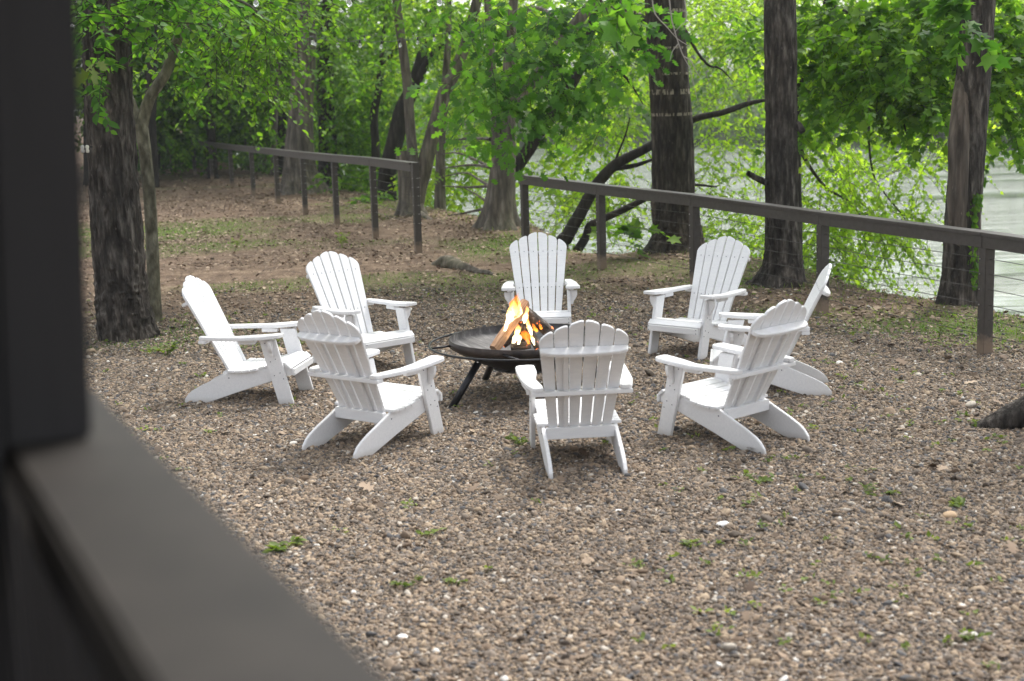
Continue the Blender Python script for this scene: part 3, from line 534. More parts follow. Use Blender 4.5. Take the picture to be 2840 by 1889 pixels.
# dead pale twigs hanging in front of the ringed trunk
for k, (x0, w_) in enumerate(((1540, 0), (1235, 1))):
    bm_ = MB()
    if k == 0:
        L_ = [[(1536, -60), (1545, 40), (1562, 100), (1573, 130), (1588, 158), (1598, 200), (1606, 232)], [(1573, 130), (1590, 140), (1603, 165), (1613, 180)], [(1562, 100), (1548, 118), (1542, 140)], [(1500, -30), (1506, 28), (1535, 62), (1560, 90), (1590, 108)], [(1570, -40), (1580, 40), (1566, 60), (1550, 78)]]; YY = 17
    else:
        L_ = [[(1300, -20), (1240, 18), (1180, 40), (1120, 55)], [(1233, 50), (1236, 80), (1225, 100)], [(1262, 150), (1258, 190), (1285, 235), (1320, 270), (1345, 300)], [(1285, 110), (1270, 140), (1262, 160), (1245, 200)]]; YY = 20.4
    t = thing('dead_twig', ['pale leafless twigs hanging down in front of the ringed trunk', 'pale leafless twigs among the lobed green leaves of the twin-stemmed tree'][k], 'twig', at(x0, 60, YY))
    for q in L_:
        C = spline([at(a, c, YY) for a, c in q], 12); MB().tube([Vector(p) - t.location for p in C], [.009 - .006 * i / 11 for i in range(12)], 5).build('twig', m_pale, t, True)

# woodland at the left, far end
wood = [(345, 395, 38, .16, 'black'), (392, 385, 47, .09, 'grey'), (430, 377, 50, .14, 'grey'), (478, 392, 45, .10, 'grey'), (489, 404, 41, .12, 'black'), (560, 372, 55, .14, 'black'), (629, 395, 42, .08, 'grey'), (648, 402, 43, .13, 'black'), (610, 380, 52, .12, 'grey'), (800, 400, 46, .13, 'black'), (840, 400, 50, .12, 'grey'), (300, 400, 42, .15, 'black'), (205, 405, 40, .14, 'black')]
labs = ['shaded woodland trunk seen just right of the forked tree', 'thin grey woodland stem first right of the forked tree trunk', 'grey woodland stem left of where the long fence ends', 'thin grey stem at the second post of the long fence, paler one of a pair',
        'dark stem at the second post of the long fence, darker one of a pair', 'distant dark trunk deep in the wood over the third fence span', 'thin pale stem left of the thick grey-brown trunk', 'dark stem touching the thick grey-brown trunk on its left',
        'grey trunk deep in the wood above the fourth fence span', 'dark trunk deep in the wood right of the dark shaded trunk', 'grey trunk deep in the wood behind the slender forked stem', 'shaded trunk hidden behind the large oak', 'shaded trunk between the porch post and the large oak']
for i, (xd, yd, Y, r_, bk) in enumerate(wood):
    p = at(xd, yd, Y); b_ = (p[0], Y); lean = random.uniform(-25, 25)
    dense = 1 if xd < 650 else .7
    tree('woodland_tree', labs[i], b_, [(p[0], Y, G(*b_) - .2)] + path((xd + lean * .15, yd - 90, Y), (xd + lean * .5, yd - 220, Y), (xd + lean, yd - 420, Y), (xd + lean * 2, yd - 800, Y)), [r_ * 1.3, r_, r_ * .9, r_ * .8, r_ * .4], bk,
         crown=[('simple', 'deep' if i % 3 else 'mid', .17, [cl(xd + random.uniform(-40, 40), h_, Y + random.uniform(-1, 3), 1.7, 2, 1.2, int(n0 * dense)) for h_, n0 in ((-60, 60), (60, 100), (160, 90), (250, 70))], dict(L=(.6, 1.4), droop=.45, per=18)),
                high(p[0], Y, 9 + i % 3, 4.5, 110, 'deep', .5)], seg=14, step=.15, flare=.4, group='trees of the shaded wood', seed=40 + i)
shr = [(365, 345, 48, 1.5), (440, 340, 52, 1.6), (520, 335, 56, 1.7), (590, 345, 50, 1.4), (655, 355, 46, 1.2), (350, 250, 44, 1.5), (800, 420, 39, 1.0), (850, 450, 36, .9), (600, 270, 60, 2.5), (470, 250, 62, 2.8), (740, 300, 58, 2.5), (930, 300, 60, 2.2)]
slab = ['low dark shrub between the forked tree and the fence', 'low dark shrub behind the far end of the long fence', 'broad dark shrub behind the third post of the long fence', 'dark shrub behind the fourth post of the long fence', 'dark shrub left of the thick grey-brown trunk',
        'tall leafy bush beside the forked tree trunk', 'bright leafy bush behind the long fence, right of the dark shaded trunk', 'bright leafy bush under the slender forked stem', 'high leafy thicket deep in the wood, middle one', 'high leafy thicket deep in the wood above the far fence end',
        'leafy thicket filling the gap between the two thick trunks', 'leafy thicket behind the straight grey stem']
for i, (xd, yd, Y, r_) in enumerate(shr):
    p = at(xd, yd, Y); z0 = G(p[0], Y); t = thing('shrub', slab[i], 'shrub', (p[0], Y, z0), 0, 'shrubs along the wood edge'); O = np.array(t.location)
    P, D, N, S, TW = twigs([((p[0], Y, p[2]), (r_ * 1.2, r_, max(.5, p[2] - z0) * 1.0), int(90 * r_))], .17, 18, (.5, 1.1), .4, seed=70 + i)
    P[:, 2] = np.maximum(P[:, 2], z0 + .02)
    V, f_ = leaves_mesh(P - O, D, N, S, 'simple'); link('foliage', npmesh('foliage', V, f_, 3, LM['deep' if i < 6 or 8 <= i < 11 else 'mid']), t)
    m_ = MB()
    for k in range(6): m_.tube([(0, 0, -.1), (random.uniform(-.3, .3), random.uniform(-.3, .3), (p[2] - z0) * .6), (random.uniform(-1, 1) * r_ * .6, random.uniform(-.6, .6), (p[2] - z0) * 1.3)], [.05, .035, .01], 5)
    m_.build('stem', BK['black'], t, True)
# far bank: trees standing along the other shore
fl_ = spline(FAR[:8], 46)
pos_names = ['tall', 'broad', 'slim', 'rounded', 'spreading', 'low']
for i, p in enumerate(fl_[6:44]):
    for row in (0, 1):
        x = p[0] + random.uniform(-1.5, 1.5); y = p[1] + 3 + row * 9 + random.uniform(-1, 1); h_ = random.uniform(4, 8) if row == 0 else random.uniform(8, 13.5); z0 = WZ + 1.0 + row * 1.5
        t = thing('far_tree', 'hazy pale green tree in the wooded line along the other river bank', 'tree', (x, y, z0), 0, 'trees along the far river bank')
        MB().tube([(0, 0, -.5), (.2, 0, h_ * .4), (0, .2, h_ * .8)], [.28, .2, .08], 7).build('trunk', BK['grey'], t, True)
        cs = [((random.uniform(-1.5, 1.5), random.uniform(-1.5, 1.5), h_ * q), (2.5 - q, 2.0, h_ * .17), 24) for q in (.14, .38, .62, .86)]
        P, D, N, S, TW = twigs(cs, .42, 14, (.8, 2.0), .4, seed=200 + i * 2 + row)
        V, f_ = leaves_mesh(P, D, N, S, 'simple'); link('crown', npmesh('crown', V, f_, 3, LM['far']), t)
# ------------------------------------------------------------------ porch the photograph is taken from
def painted(name, col, rough=.6, grain=60, amount=.12, spec=.4):
    m, n, l, b = mat(name); nz = noise(n, l, 1.0, 5, mapping(n, l, (grain, grain, 4)), .6)
    r_ = ramp(n, [(.3, tuple(c * (1 - amount) for c in col)), (.7, tuple(c * (1 + amount) for c in col))]); l.new(nz.outputs[0], r_.inputs[0])
    l.new(r_.outputs[0], b.inputs['Base Color']); b.inputs['Roughness'].default_value = rough; b.inputs['Specular IOR Level'].default_value = spec
    bump(n, l, nz.outputs[0], .15, .003, b); return m
m_deck = painted('porch_paint', (.023, .019, .016), .65, 9, .4, .3)
m_deckd = painted('porch_paint_dark', (.030, .028, .030), .7)
RZ = CH - .373; rd = Vector((-.4265, .9045, 0)); rp = Vector((.9045, .4265, 0)); ro = Vector((-.08, .89, 0))   # rail direction, outward normal, a point of its outer edge
def rl(s, w, z): p = ro + rd * s + rp * w; return (p.x, p.y, z)
rail = thing('porch_railing', 'wide dark brown porch rail cutting across the lower left corner, out of focus', 'railing', rl(0, 0, RZ)); ro_l = Vector(rail.location)
def rbox(name, m, s0, s1, w0, w1, z0, z1, parent, bev=.004):
    vs = [Vector(rl(s, w, z)) - ro_l for z in (z0, z1) for s, w in ((s0, w0), (s1, w0), (s1, w1), (s0, w1))]
    return MB().add(vs, [(3, 2, 1, 0), (4, 5, 6, 7), (0, 1, 5, 4), (1, 2, 6, 5), (2, 3, 7, 6), (3, 0, 4, 7)]).build(name, m, parent, bevel=bev)
rbox('top_rail', m_deck, -2.2, 3.2, -.145, 0, RZ - .036, RZ, rail, .006)
rbox('rail_board', m_deckd, -2.2, 3.2, -.125, -.088, RZ - .128, RZ - .0385, rail)
rbox('bottom_rail', m_deckd, -2.2, 3.2, -.12, -.083, RZ - .87, RZ - .83, rail)
bal = None
for k in range(42):
    s_ = -2.1 + k * .125
    rbox('baluster', m_deckd, s_, s_ + .034, -.086, -.052, RZ - .86, RZ - .045, rail, 0)
post = thing('porch_post', 'near black square porch post out of focus at the left edge', 'post', rl(0, 0, RZ)); 
def lean_box(name, m, s0, s1, w0, w1, z0, z1, dx):
    vs = []
    for z in (z0, z1):
        for s, w in ((s0, w0), (s1, w0), (s1, w1), (s0, w1)):
            vs.append(Vector(rl(s, w + dx * (z - RZ), z)) - ro_l)
    return MB().add(vs, [(3, 2, 1, 0), (4, 5, 6, 7), (0, 1, 5, 4), (1, 2, 6, 5), (2, 3, 7, 6), (3, 0, 4, 7)]).build(name, m, post, bevel=.004)
lean_box('shaft', m_deckd, .795, .885, -.1465, -.055, RZ + .002, RZ + 1.35, .045)
lean_box('side_board', m_deckd, .792, .888, -.30, -.149, RZ - .95, RZ + 1.35, .045)
m_floor = painted('porch_floor', (.03, .028, .026), .8)
fl = MB()
for k in range(26):
    w_ = -3.6 + k * .142; vs = [rl(s, w, z) for z in (RZ - .985, RZ - .955) for s, w in ((-3, w_), (3.2, w_), (3.2, w_ + .138), (-3, w_ + .138))]
    MB().add(vs, [(3, 2, 1, 0), (4, 5, 6, 7), (0, 1, 5, 4), (1, 2, 6, 5), (2, 3, 7, 6), (3, 0, 4, 7)]).build('floor_board', m_floor, None) if False else fl.add(vs, [(3, 2, 1, 0), (4, 5, 6, 7), (0, 1, 5, 4), (1, 2, 6, 5), (2, 3, 7, 6), (3, 0, 4, 7)])
o = fl.build('porch_floor', m_floor); o['kind'] = 'structure'
for nm, a in (('porch_ceiling', (-3.2, 3.4, -3.8, .35, RZ + 1.36, RZ + 1.5)), ('porch_shade_wall', (-3.2, 3.4, -3.75, -3.6, RZ - 1.9, RZ + 1.36)), ('porch_skirt', (-3, 3.2, -.10, -.06, -.1, RZ - .99))):  # the wall is unseen, added behind the camera to keep the porch shaded
    s0, s1, w0, w1, z0, z1 = a
    vs = [rl(s, w, z) for z in (z0, z1) for s, w in ((s0, w0), (s1, w0), (s1, w1), (s0, w1))]
    o = MB().add(vs, [(3, 2, 1, 0), (4, 5, 6, 7), (0, 1, 5, 4), (1, 2, 6, 5), (2, 3, 7, 6), (3, 0, 4, 7)]).build(nm, m_floor); o['kind'] = 'structure'

# ------------------------------------------------------------------ fences
m_fence, n, l, b = mat('fence_paint')
fn1 = noise(n, l, 1.0, 5, mapping(n, l, (20, 20, 20))); fr1 = ramp(n, [(.3, (.042, .035, .031)), (.7, (.062, .053, .048))]); l.new(fn1.outputs[0], fr1.inputs[0])
gp = n.new('ShaderNodeNewGeometry'); sx = n.new('ShaderNodeSeparateXYZ'); l.new(gp.outputs['Position'], sx.inputs[0])
adn = n.new('ShaderNodeMath'); adn.operation = 'MULTIPLY_ADD'; adn.inputs[1].default_value = -.18; l.new(fn1.outputs[0], adn.inputs[0]); l.new(sx.outputs[2], adn.inputs[2])
dr_ = ramp(n, [(0, (1, 1, 1)), (.09, (0, 0, 0))]); l.new(adn.outputs[0], dr_.inputs[0])
l.new(mix(n, l, dr_.outputs[0], fr1.outputs[0], (.20, .145, .105)), b.inputs['Base Color']); b.inputs['Roughness'].default_value = .5; b.inputs['Specular IOR Level'].default_value = .5
m_cable, n, l, b = mat('steel_cable'); b.inputs['Base Color'].default_value = (.05, .045, .04, 1); b.inputs['Roughness'].default_value = .7
m_bolt, n, l, b = mat('steel_bolt'); b.inputs['Base Color'].default_value = (.45, .44, .43, 1); b.inputs['Roughness'].default_value = .35; b.inputs['Metallic'].default_value = .8
def fence(name, label, P, cap_ext=(.08, .08), endpost=False, cables=(.80, .675, .55, .42, .295, .165), joints=()):
    """P: list of (x, y, z of rail top)"""
    t = thing(name, label, 'fence', (P[0][0], P[0][1], 0)); O = Vector(t.location); V3 = [Vector(p) for p in P]
    dirs = [(V3[min(i + 1, len(P) - 1)] - V3[max(i - 1, 0)]) for i in range(len(P))]
    for i, p in enumerate(V3):
        d = dirs[i]; a = math.atan2(d.y, d.x); g = G(p.x, p.y)
        top = p.z - .130 if not (endpost and i == 0) else p.z
        q = MB().box((-.046, -.046, g - .3 - 0), (.046, .046, top)).build('post', m_fence, t, bevel=.004, loc=(p.x - O.x, p.y - O.y, 0)); q.rotation_euler = (0, 0, a)
        bm_ = MB()
        for h in cables:
            zc = g * .0 + p.z - 1.02 + h
            bm_.tube([(-.049, -.02, zc), (-.056, -.02, zc)], .007, 6).tube([(-.02, -.049, zc), (-.02, -.056, zc)], .006, 6).tube([(-.049, -.0, zc), (-.052, -.0, zc)], .004, 6)
            bm_.tube([(-.02, .049, zc), (-.02, .056, zc)], .006, 6)
        bo = bm_.build('bolt', m_bolt, t, loc=(p.x - O.x, p.y - O.y, 0)); bo.rotation_euler = (0, 0, a)
    segs = []; s0 = 0
    for j in list(joints) + [len(P) - 1]: segs.append((s0, j)); s0 = j
    for (a, c) in segs:
        for i in range(a, c):
            p = V3[i].copy(); q = V3[i + 1].copy(); d = (q - p).normalized()
            if i == 0 and not endpost: p -= d * cap_ext[0]
            if i == 0 and endpost: p += d * .048
            if i == len(P) - 2: q += d * cap_ext[1]
            g_ = .0015
            p2 = p + d * (g_ if i else 0); q2 = q - d * g_
            MB().beam(p2 - O - Vector((0, 0, .014)), q2 - O - Vector((0, 0, .014)), .142, .028).build('top_rail', m_fence, t, bevel=.004)
            MB().beam(p2 - O - Vector((0, 0, .079)), q2 - O - Vector((0, 0, .079)), .104, .099).build('rail_board', m_fence, t, bevel=.004)
    for i in range(len(P) - 1):
        p, q = V3[i], V3[i + 1]; d = (q - p).normalized() * .046
        for h in cables:
            a = p + d + Vector((0, 0, h - 1.02)); c = q - d + Vector((0, 0, h - 1.02)); mid_ = (a + c) / 2 - Vector((0, 0, .006 + random.random() * .008))
            MB().tube([a - O, mid_ - O, c - O], .0032, 5).build('cable', m_cable, t, True)
    return t
zr_ = lambda xd, yd, Y: at(xd, yd, Y)[2]
fence('river_fence', 'dark brown post-and-cable fence along the river bank in front of the ringed trunk',
      [(.236, 20.53, zr_(1210, 402, 20.53)), (1.17, 18.47, zr_(1386, 424, 18.47)), (2.09, 16.43, zr_(1604, 447, 16.43)), (3.07, 14.27, zr_(1892, 487, 14.27)), (3.91, 11.92, zr_(2262, 534, 11.92)), (4.75, 9.57, zr_(2262, 534, 11.92) - .01), (5.6, 7.2, 1.0)], joints=(3, 4))
lf = []
for xd, yd, Y in ((964, 374, 20.76), (863, 362.5, 23.1), (775, 355.5, 25.7), (703, 349, 28.3), (640, 342.5, 31.0), (584, 337, 33.9), (535, 332, 36.9), (489, 327, 40.2), (449, 323, 43.6)):
    p = at(xd, yd, Y); lf.append((-1.29 - .3472 * (Y - 20.76), Y, p[2]))
fence('long_fence', 'long dark brown post-and-cable fence receding toward the shaded wood', lf, endpost=True, cables=(.80, .675, .55, .42, .295, .165))

# ------------------------------------------------------------------ chairs
m_white, n, l, b = mat('white_paint')
gg = n.new('ShaderNodeNewGeometry'); oi = n.new('ShaderNodeObjectInfo')
w1_ = noise(n, l, 1.0, 5, mapping(n, l, (9, 60, 60)), .65); wr = ramp(n, [(.25, (.72, .72, .74)), (.6, (.79, .79, .80))]); l.new(w1_.outputs[0], wr.inputs[0])
sx = n.new('ShaderNodeSeparateXYZ'); l.new(gg.outputs['Normal'], sx.inputs[0]); up_ = ramp(n, [(.75, (0, 0, 0)), (.95, (1, 1, 1))]); l.new(sx.outputs[2], up_.inputs[0])
w2_ = noise(n, l, 7, 6, gg.outputs['Position'], .7); dm = ramp(n, [(.42, (0, 0, 0)), (.70, (.8, .8, .8))]); l.new(w2_.outputs[0], dm.inputs[0])
mf = n.new('ShaderNodeMath'); mf.operation = 'MULTIPLY'; l.new(up_.outputs[0], mf.inputs[0]); l.new(dm.outputs[0], mf.inputs[1])
cw = mix(n, l, mf.outputs[0], wr.outputs[0], (.56, .55, .50))
sz = n.new('ShaderNodeSeparateXYZ'); l.new(gg.outputs['Position'], sz.inputs[0]); fz = ramp(n, [(0, (.55, .55, .55)), (.05, (0, 0, 0))]); l.new(sz.outputs[2], fz.inputs[0])
cw = mix(n, l, fz.outputs[0], cw, (.45, .40, .34))
l.new(cw, b.inputs['Base Color']); b.inputs['Roughness'].default_value = .42; b.inputs['Specular IOR Level'].default_value = .45
bump(n, l, w1_.outputs[0], .12, .002, b)
m_screw, n, l, b = mat('screw_metal'); b.inputs['Base Color'].default_value = (.10, .11, .14, 1); b.inputs['Roughness'].default_value = .4; b.inputs['Metallic'].default_value = .6
BV = .0035
YZ = lambda u, v, w: (w, u, v)          # outline in (y, z), swept along x
XZ = lambda u, v, w: (u, w, v)
def adirondack():
    t = thing('adirondack_chair', 'x', 'chair', (0, 0, 0), 0, 'white slatted chairs around the fire bowl')
    K = []
    def add(name, mb, bev=BV, m=m_white): K.append(mb.build(name, m, t, bevel=bev)); return K[-1]
    rail_ = [(-.873, -.012), (-.735, -.012), (-.60, .035), (-.443, .088), (-.165, .176), (-.047, .214), (-.002, .222), (-.002, .272), (-.045, .303), (-.10, .303), (-.16, .285), (-.228, .268), (-.285, .256), (-.343, .247), (-.41, .242), (-.47, .246), (-.50, .243), (-.56, .215), (-.647, .176), (-.72, .144), (-.793, .106), (-.83, .078), (-.86, .04)]
    leg_ = [(-.104, -.012), (.012, -.012), (-.11, .4975), (-.236, .4975)]
    for s in (1, -1):
        add('side_rail', MB().prism(rail_, YZ, s * .212, s * .236))
        add('front_leg', MB().prism(leg_, YZ, s * .2385, s * .2655))
        # arm: plan outline with a slight bow in height
        out = [(.226, -.060), (.238, -.047), (.262, -.040), (.325, -.046), (.345, -.062), (.351, -.10), (.350, -.22), (.345, -.36), (.335, -.50), (.315, -.62), (.297, -.69), (.285, -.70), (.236, -.70), (.236, -.60), (.244, -.50), (.252, -.42), (.250, -.33), (.234, -.25), (.226, -.19)]
        zf = lambda y: .5215 - .0225 * min(1, max(0, (-y - .04) / .25)) + .0 * y
        n_ = len(out); vs = [(s * x, y, zf(y) + dz) for dz in (0, .026) for x, y in out]
        top = []
        mbx = MB().add(vs, [tuple(range(n_))[::-1], tuple(range(n_, 2 * n_))] + [(i, (i + 1) % n_, n_ + (i + 1) % n_, n_ + i) for i in range(n_)])
        add('armrest', mbx, .004)
        add('arm_bracket', MB().prism([(s * .2675, .372), (s * .288, .372), (s * .294, .40), (s * .318, .435), (s * .326, .462), (s * .326, .4965), (s * .2675, .4965)], XZ, -.152, -.128), .002)
        add('arm_cleat', MB().box((min(s * .255, s * .30), -.39, .468), (max(s * .255, s * .30), -.262, .4975)))
    # seat slats follow a shallow dip and roll down at the front
    curve = spline([(-.505, .262), (-.41, .2595), (-.343, .265), (-.285, .275), (-.228, .288), (-.16, .3045), (-.10, .3215), (-.05, .323), (.004, .278)], 400)
    arc = np.concatenate([[0], np.cumsum(np.hypot(*np.diff(curve, axis=0).T))]); Lc = arc[-1]; pitch = Lc / 9
    for k in range(9):
        a0, a1 = k * pitch + .0028, (k + 1) * pitch - .0028
        p0 = [np.interp(a0, arc, curve[:, j]) for j in (0, 1)]; p1 = [np.interp(a1, arc, curve[:, j]) for j in (0, 1)]
        d = np.array(p1) - p0; d /= np.hypot(*d); nn = np.array([-d[1], d[0]]) * .019
        q = [tuple(p0 - nn), tuple(p1 - nn), tuple(p1), tuple(p0)]
        hw = .2365 if -.25 < (p0[0] + p1[0]) / 2 < -.03 else .262
        add('seat_slat', MB().prism(q, YZ, -hw, hw), .003)
    add('front_apron', MB().box((-.250, 0.0005, .222), (.250, .021, .272)))
    # back fan
    p0 = np.array([0, -.497, .239]); u = np.array([0, -.4468, .8946]); nb = np.array([0, -.8946, -.4468])   # nb: towards the rear
    def bk_(x, s, w): q = p0 + u * s + nb * w; return (x, q[1], q[2])
    sl_ = [((.005, .064), (.005, .091), .803, .773), ((.073, .128), (.100, .180), .770, .732), ((.138, .192), (.188, .268), .731, .668)]
    for s in (1, -1):
        for (b0, b1), (t0, t1), hi, ho in sl_:
            o_ = [(b0, 0), (b1, 0)]
            for tt in (1.0, .985, .94, .85, .7, .5, .3, .12, .03, 0):
                zz = hi - (hi - ho) * tt ** 1.8 - (.018 * ((tt - .85) / .15) ** 2 if tt > .85 else 0) - (.010 * ((.12 - tt) / .12) ** 2 if tt < .12 else 0)
                o_.append((t0 + (t1 - t0) * tt, zz))
            o_ = [(s * x, z) for x, z in o_]
            add('back_slat', MB().prism(o_, bk_, 0, .019), .0035)
        add('back_batten', MB().prism([(s * .072, .01), (s * .104, .01), (s * .125, .595), (s * .092, .595)], bk_, .0195, .040))
    o_ = [(-.262, .0195), (.262, .0195), (.262, .045), (.25, .066), (.20, .083), (.10, .092), (0, .094), (-.10, .092), (-.20, .083), (-.25, .066), (-.262, .045)]
    add('upper_brace', MB().prism(o_, lambda x, w, s: bk_(x, s, w), .597, .622))
    yb = (p0 + u * .25 + nb * .0205)[1]
    add('arm_brace', MB().box((-.305, -.70, .472), (.305, yb - .012, .4975)))
    add('bottom_brace', MB().box((-.2115, -.556, .172), (.2115, -.517, .243)))
    sc_ = MB()
    for s in (1, -1):
        for b0, t0 in (((.034), (.048)), ((.10), (.14)), ((.165), (.228))):
            for q in (.255, .61):
                c = bk_(s * (b0 + (t0 - b0) * q / .78), q, -.0008); c2 = bk_(s * (b0 + (t0 - b0) * q / .78), q, -.0025); sc_.tube([c, c2], .0042, 6)
        for y, z in ((-.03 - .10, .225), (-.085, .245), (-.155, .33), (-.06, .20), (-.19, .47), (-.145, .47), (-.115, .35)):
            sc_.tube([(s * .2655, y, z), (s * .2675, y, z)], .0042, 6)
        sc_.tube([(s * .236, -.50, .20), (s * .2385, -.50, .20)], .0048, 6)
        for z in (.232, .262): sc_.tube([(s * .238, .021, z), (s * .238, .0225, z)], .004, 6)
    o = sc_.build('screws', m_screw, t); o['kind'] = 'stuff'; K.append(o)
    return t
CHAIRS = [('A', -1.62, 11.044, -.163, 'leftmost white slatted chair, seen side-on beside the large dark oak'),
          ('B', -1.016, 11.948, -.876, 'white slatted chair at the back left, facing out between two other chairs'),
          ('C', -.696, 9.868, .938, 'white slatted chair with its back turned, left of the fire bowl leg'),
          ('D', .27, 12.842, -1.571, 'white slatted chair directly behind the flames, facing the porch'),
          ('E', .358, 9.302, 1.654, 'nearest white slatted chair, back turned, covering the right part of the fire bowl'),
          ('F', 1.362, 12.181, -2.277, 'white slatted chair in front of the ringed trunk, facing left'),
          ('G', 1.511, 10.841, 2.988, 'rightmost white slatted chair, side-on and half hidden by the one before it'),
          ('H', 1.146, 9.645, 2.298, 'white slatted chair with its back turned at the front right of the ring')]
c0 = adirondack()
for i, (k, x, y, th, lab) in enumerate(CHAIRS):
    if i == 0: c = c0
    else:
        c = c0.copy(); COL.objects.link(c)
        for ch in [o for o in SC.objects if o.parent == c0]:
            d = ch.copy(); COL.objects.link(d); d.parent = c
    c.location = (x, y, -.004); c.rotation_euler = (0, 0, th - PI / 2); c['label'] = lab

# ------------------------------------------------------------------ fire bowl
FX, FY, FZ, FR = .12, 10.87, .45, .595
m_iron, n, l, b = mat('blackened_steel'); g1 = noise(n, l, 1.0, 6, mapping(n, l, (7, 7, 7)), .65)
ir = ramp(n, [(.35, (.022, .018, .017)), (.6, (.05, .036, .030)), (.75, (.10, .075, .06))]); l.new(g1.outputs[0], ir.inputs[0]); l.new(ir.outputs[0], b.inputs['Base Color'])
b.inputs['Metallic'].default_value = .55; b.inputs['Roughness'].default_value = .5; bump(n, l, g1.outputs[0], .3, .004, b)
m_inner, n, l, b = mat('ashy_steel'); g1 = noise(n, l, 1.0, 7, mapping(n, l, (6, 16, 6)), .7)
ir = ramp(n, [(.35, (.03, .028, .028)), (.55, (.09, .085, .085)), (.75, (.30, .29, .28))]); l.new(g1.outputs[0], ir.inputs[0]); l.new(ir.outputs[0], b.inputs['Base Color'])
b.inputs['Metallic'].default_value = .3; b.inputs['Roughness'].default_value = .6
m_leg, n, l, b = mat('black_leg_steel'); b.inputs['Base Color'].default_value = (.018, .018, .022, 1); b.inputs['Roughness'].default_value = .35; b.inputs['Metallic'].default_value = .4
pit = thing('fire_bowl', 'round black steel fire bowl on splayed legs in the middle of the chairs', 'fire pit', (FX, FY, 0))
Rs, dz = 1.02, .20      # dish
prof_o = [(r_, FZ - .055 - dz * (1 - (r_ / FR) ** 2)) for r_ in np.linspace(.02, FR, 16)]
prof_i = [(r_ - .006, z + .006) for r_, z in prof_o[1:]]
bo = MB().lathe(prof_o + [(FR + .001, FZ), (FR - .006, FZ)], 96); bo.build('bowl', m_iron, pit, True)
bi = MB().lathe([(.001, prof_i[0][1])] + prof_i + [(FR - .007, FZ - .001)], 96); o = bi.build('bowl_lining', m_inner, pit, True)
ring = MB().tube([(.745 * math.cos(a), .745 * math.sin(a), FZ - .045) for a in np.linspace(0, 2 * PI, 97)], .0085, 8, False); ring.build('handle_ring', m_leg, pit, True)
for k in range(6):
    a = R(192) + k * PI / 3; a2 = a + (.22 if k % 2 else .0)
    MB().tube([(FR * math.cos(a) * .995, FR * math.sin(a) * .995, FZ - .035), (.745 * math.cos(a2), .745 * math.sin(a2), FZ - .045)], .008, 8).build('strut', m_leg, pit, True)
for a in (213.6, 120, 303, 33):
    a = R(a); MB().tube([(.43 * math.cos(a), .43 * math.sin(a), FZ - .12), (.70 * math.cos(a), .70 * math.sin(a), -.01)], .0265, 20).build('leg', m_leg, pit, True)
p_ = at(1270, 806, FY - .62); q_ = Vector((p_[0] - FX, -.62, FZ - .03))
MB().tube([q_ + Vector((0, 0, -.06)), q_, q_ + Vector((.02, .02, .012)), q_ + Vector((.16, .03, .018)), q_ + Vector((.2, .1, .0))], .005, 6).build('poker_hook', m_bolt, pit, True)
ash = MB(); pa = [(r_, FZ - .055 - dz + .02 + .02 * math.cos(r_ * 6)) for r_ in np.linspace(.001, .27, 8)]; ash.lathe(pa, 40)
m_ash, n, l, b = mat('grey_ash'); g1 = noise(n, l, 30, 6, mapping(n, l, (1, 1, 1))); ir = ramp(n, [(.35, (.05, .045, .04)), (.6, (.28, .27, .26))]); l.new(g1.outputs[0], ir.inputs[0]); l.new(ir.outputs[0], b.inputs['Base Color']); b.inputs['Roughness'].default_value = 1; bump(n, l, g1.outputs[0], 1, .02, b)
o = ash.build('ash', m_ash, None, True); o.location = (FX, FY, 0); o['kind'] = 'stuff'; o['label'] = 'grey ash heaped in the bottom of the fire bowl'
# firewood
m_split, n, l, b = mat('split_firewood'); g1 = noise(n, l, 1.0, 6, mapping(n, l, (60, 60, 5)), .65)
ir = ramp(n, [(.3, (.22, .10, .05)), (.5, (.48, .28, .16)), (.7, (.68, .46, .30))]); l.new(g1.outputs[0], ir.inputs[0]); l.new(ir.outputs[0], b.inputs['Base Color']); b.inputs['Roughness'].default_value = .8; bump(n, l, g1.outputs[0], .8, .008, b)
m_char, n, l, b = mat('charred_wood'); g1 = noise(n, l, 1.0, 6, mapping(n, l, (30, 30, 14)), .7)
ir = ramp(n, [(.35, (.02, .017, .015)), (.55, (.10, .08, .065)), (.7, (.32, .29, .27))]); l.new(g1.outputs[0], ir.inputs[0]); l.new(ir.outputs[0], b.inputs['Base Color']); b.inputs['Roughness'].default_value = .9; bump(n, l, g1.outputs[0], .8, .01, b)
er = ramp(n, [(.60, (0, 0, 0)), (.66, (1, .18, .02))]); g2 = noise(n, l, 18, 3, mapping(n, l, (1, 1, 1))); l.new(g2.outputs[0], er.inputs[0]); l.new(er.outputs[0], b.inputs['Emission Color']); b.inputs['Emission Strength'].default_value = 1.2
def c4(x, y, dY=0): return Vector(at((1150 + x / 4.1275) * .82993, (770 + y / 4.1275) * .82993, FY - .05 + dY))
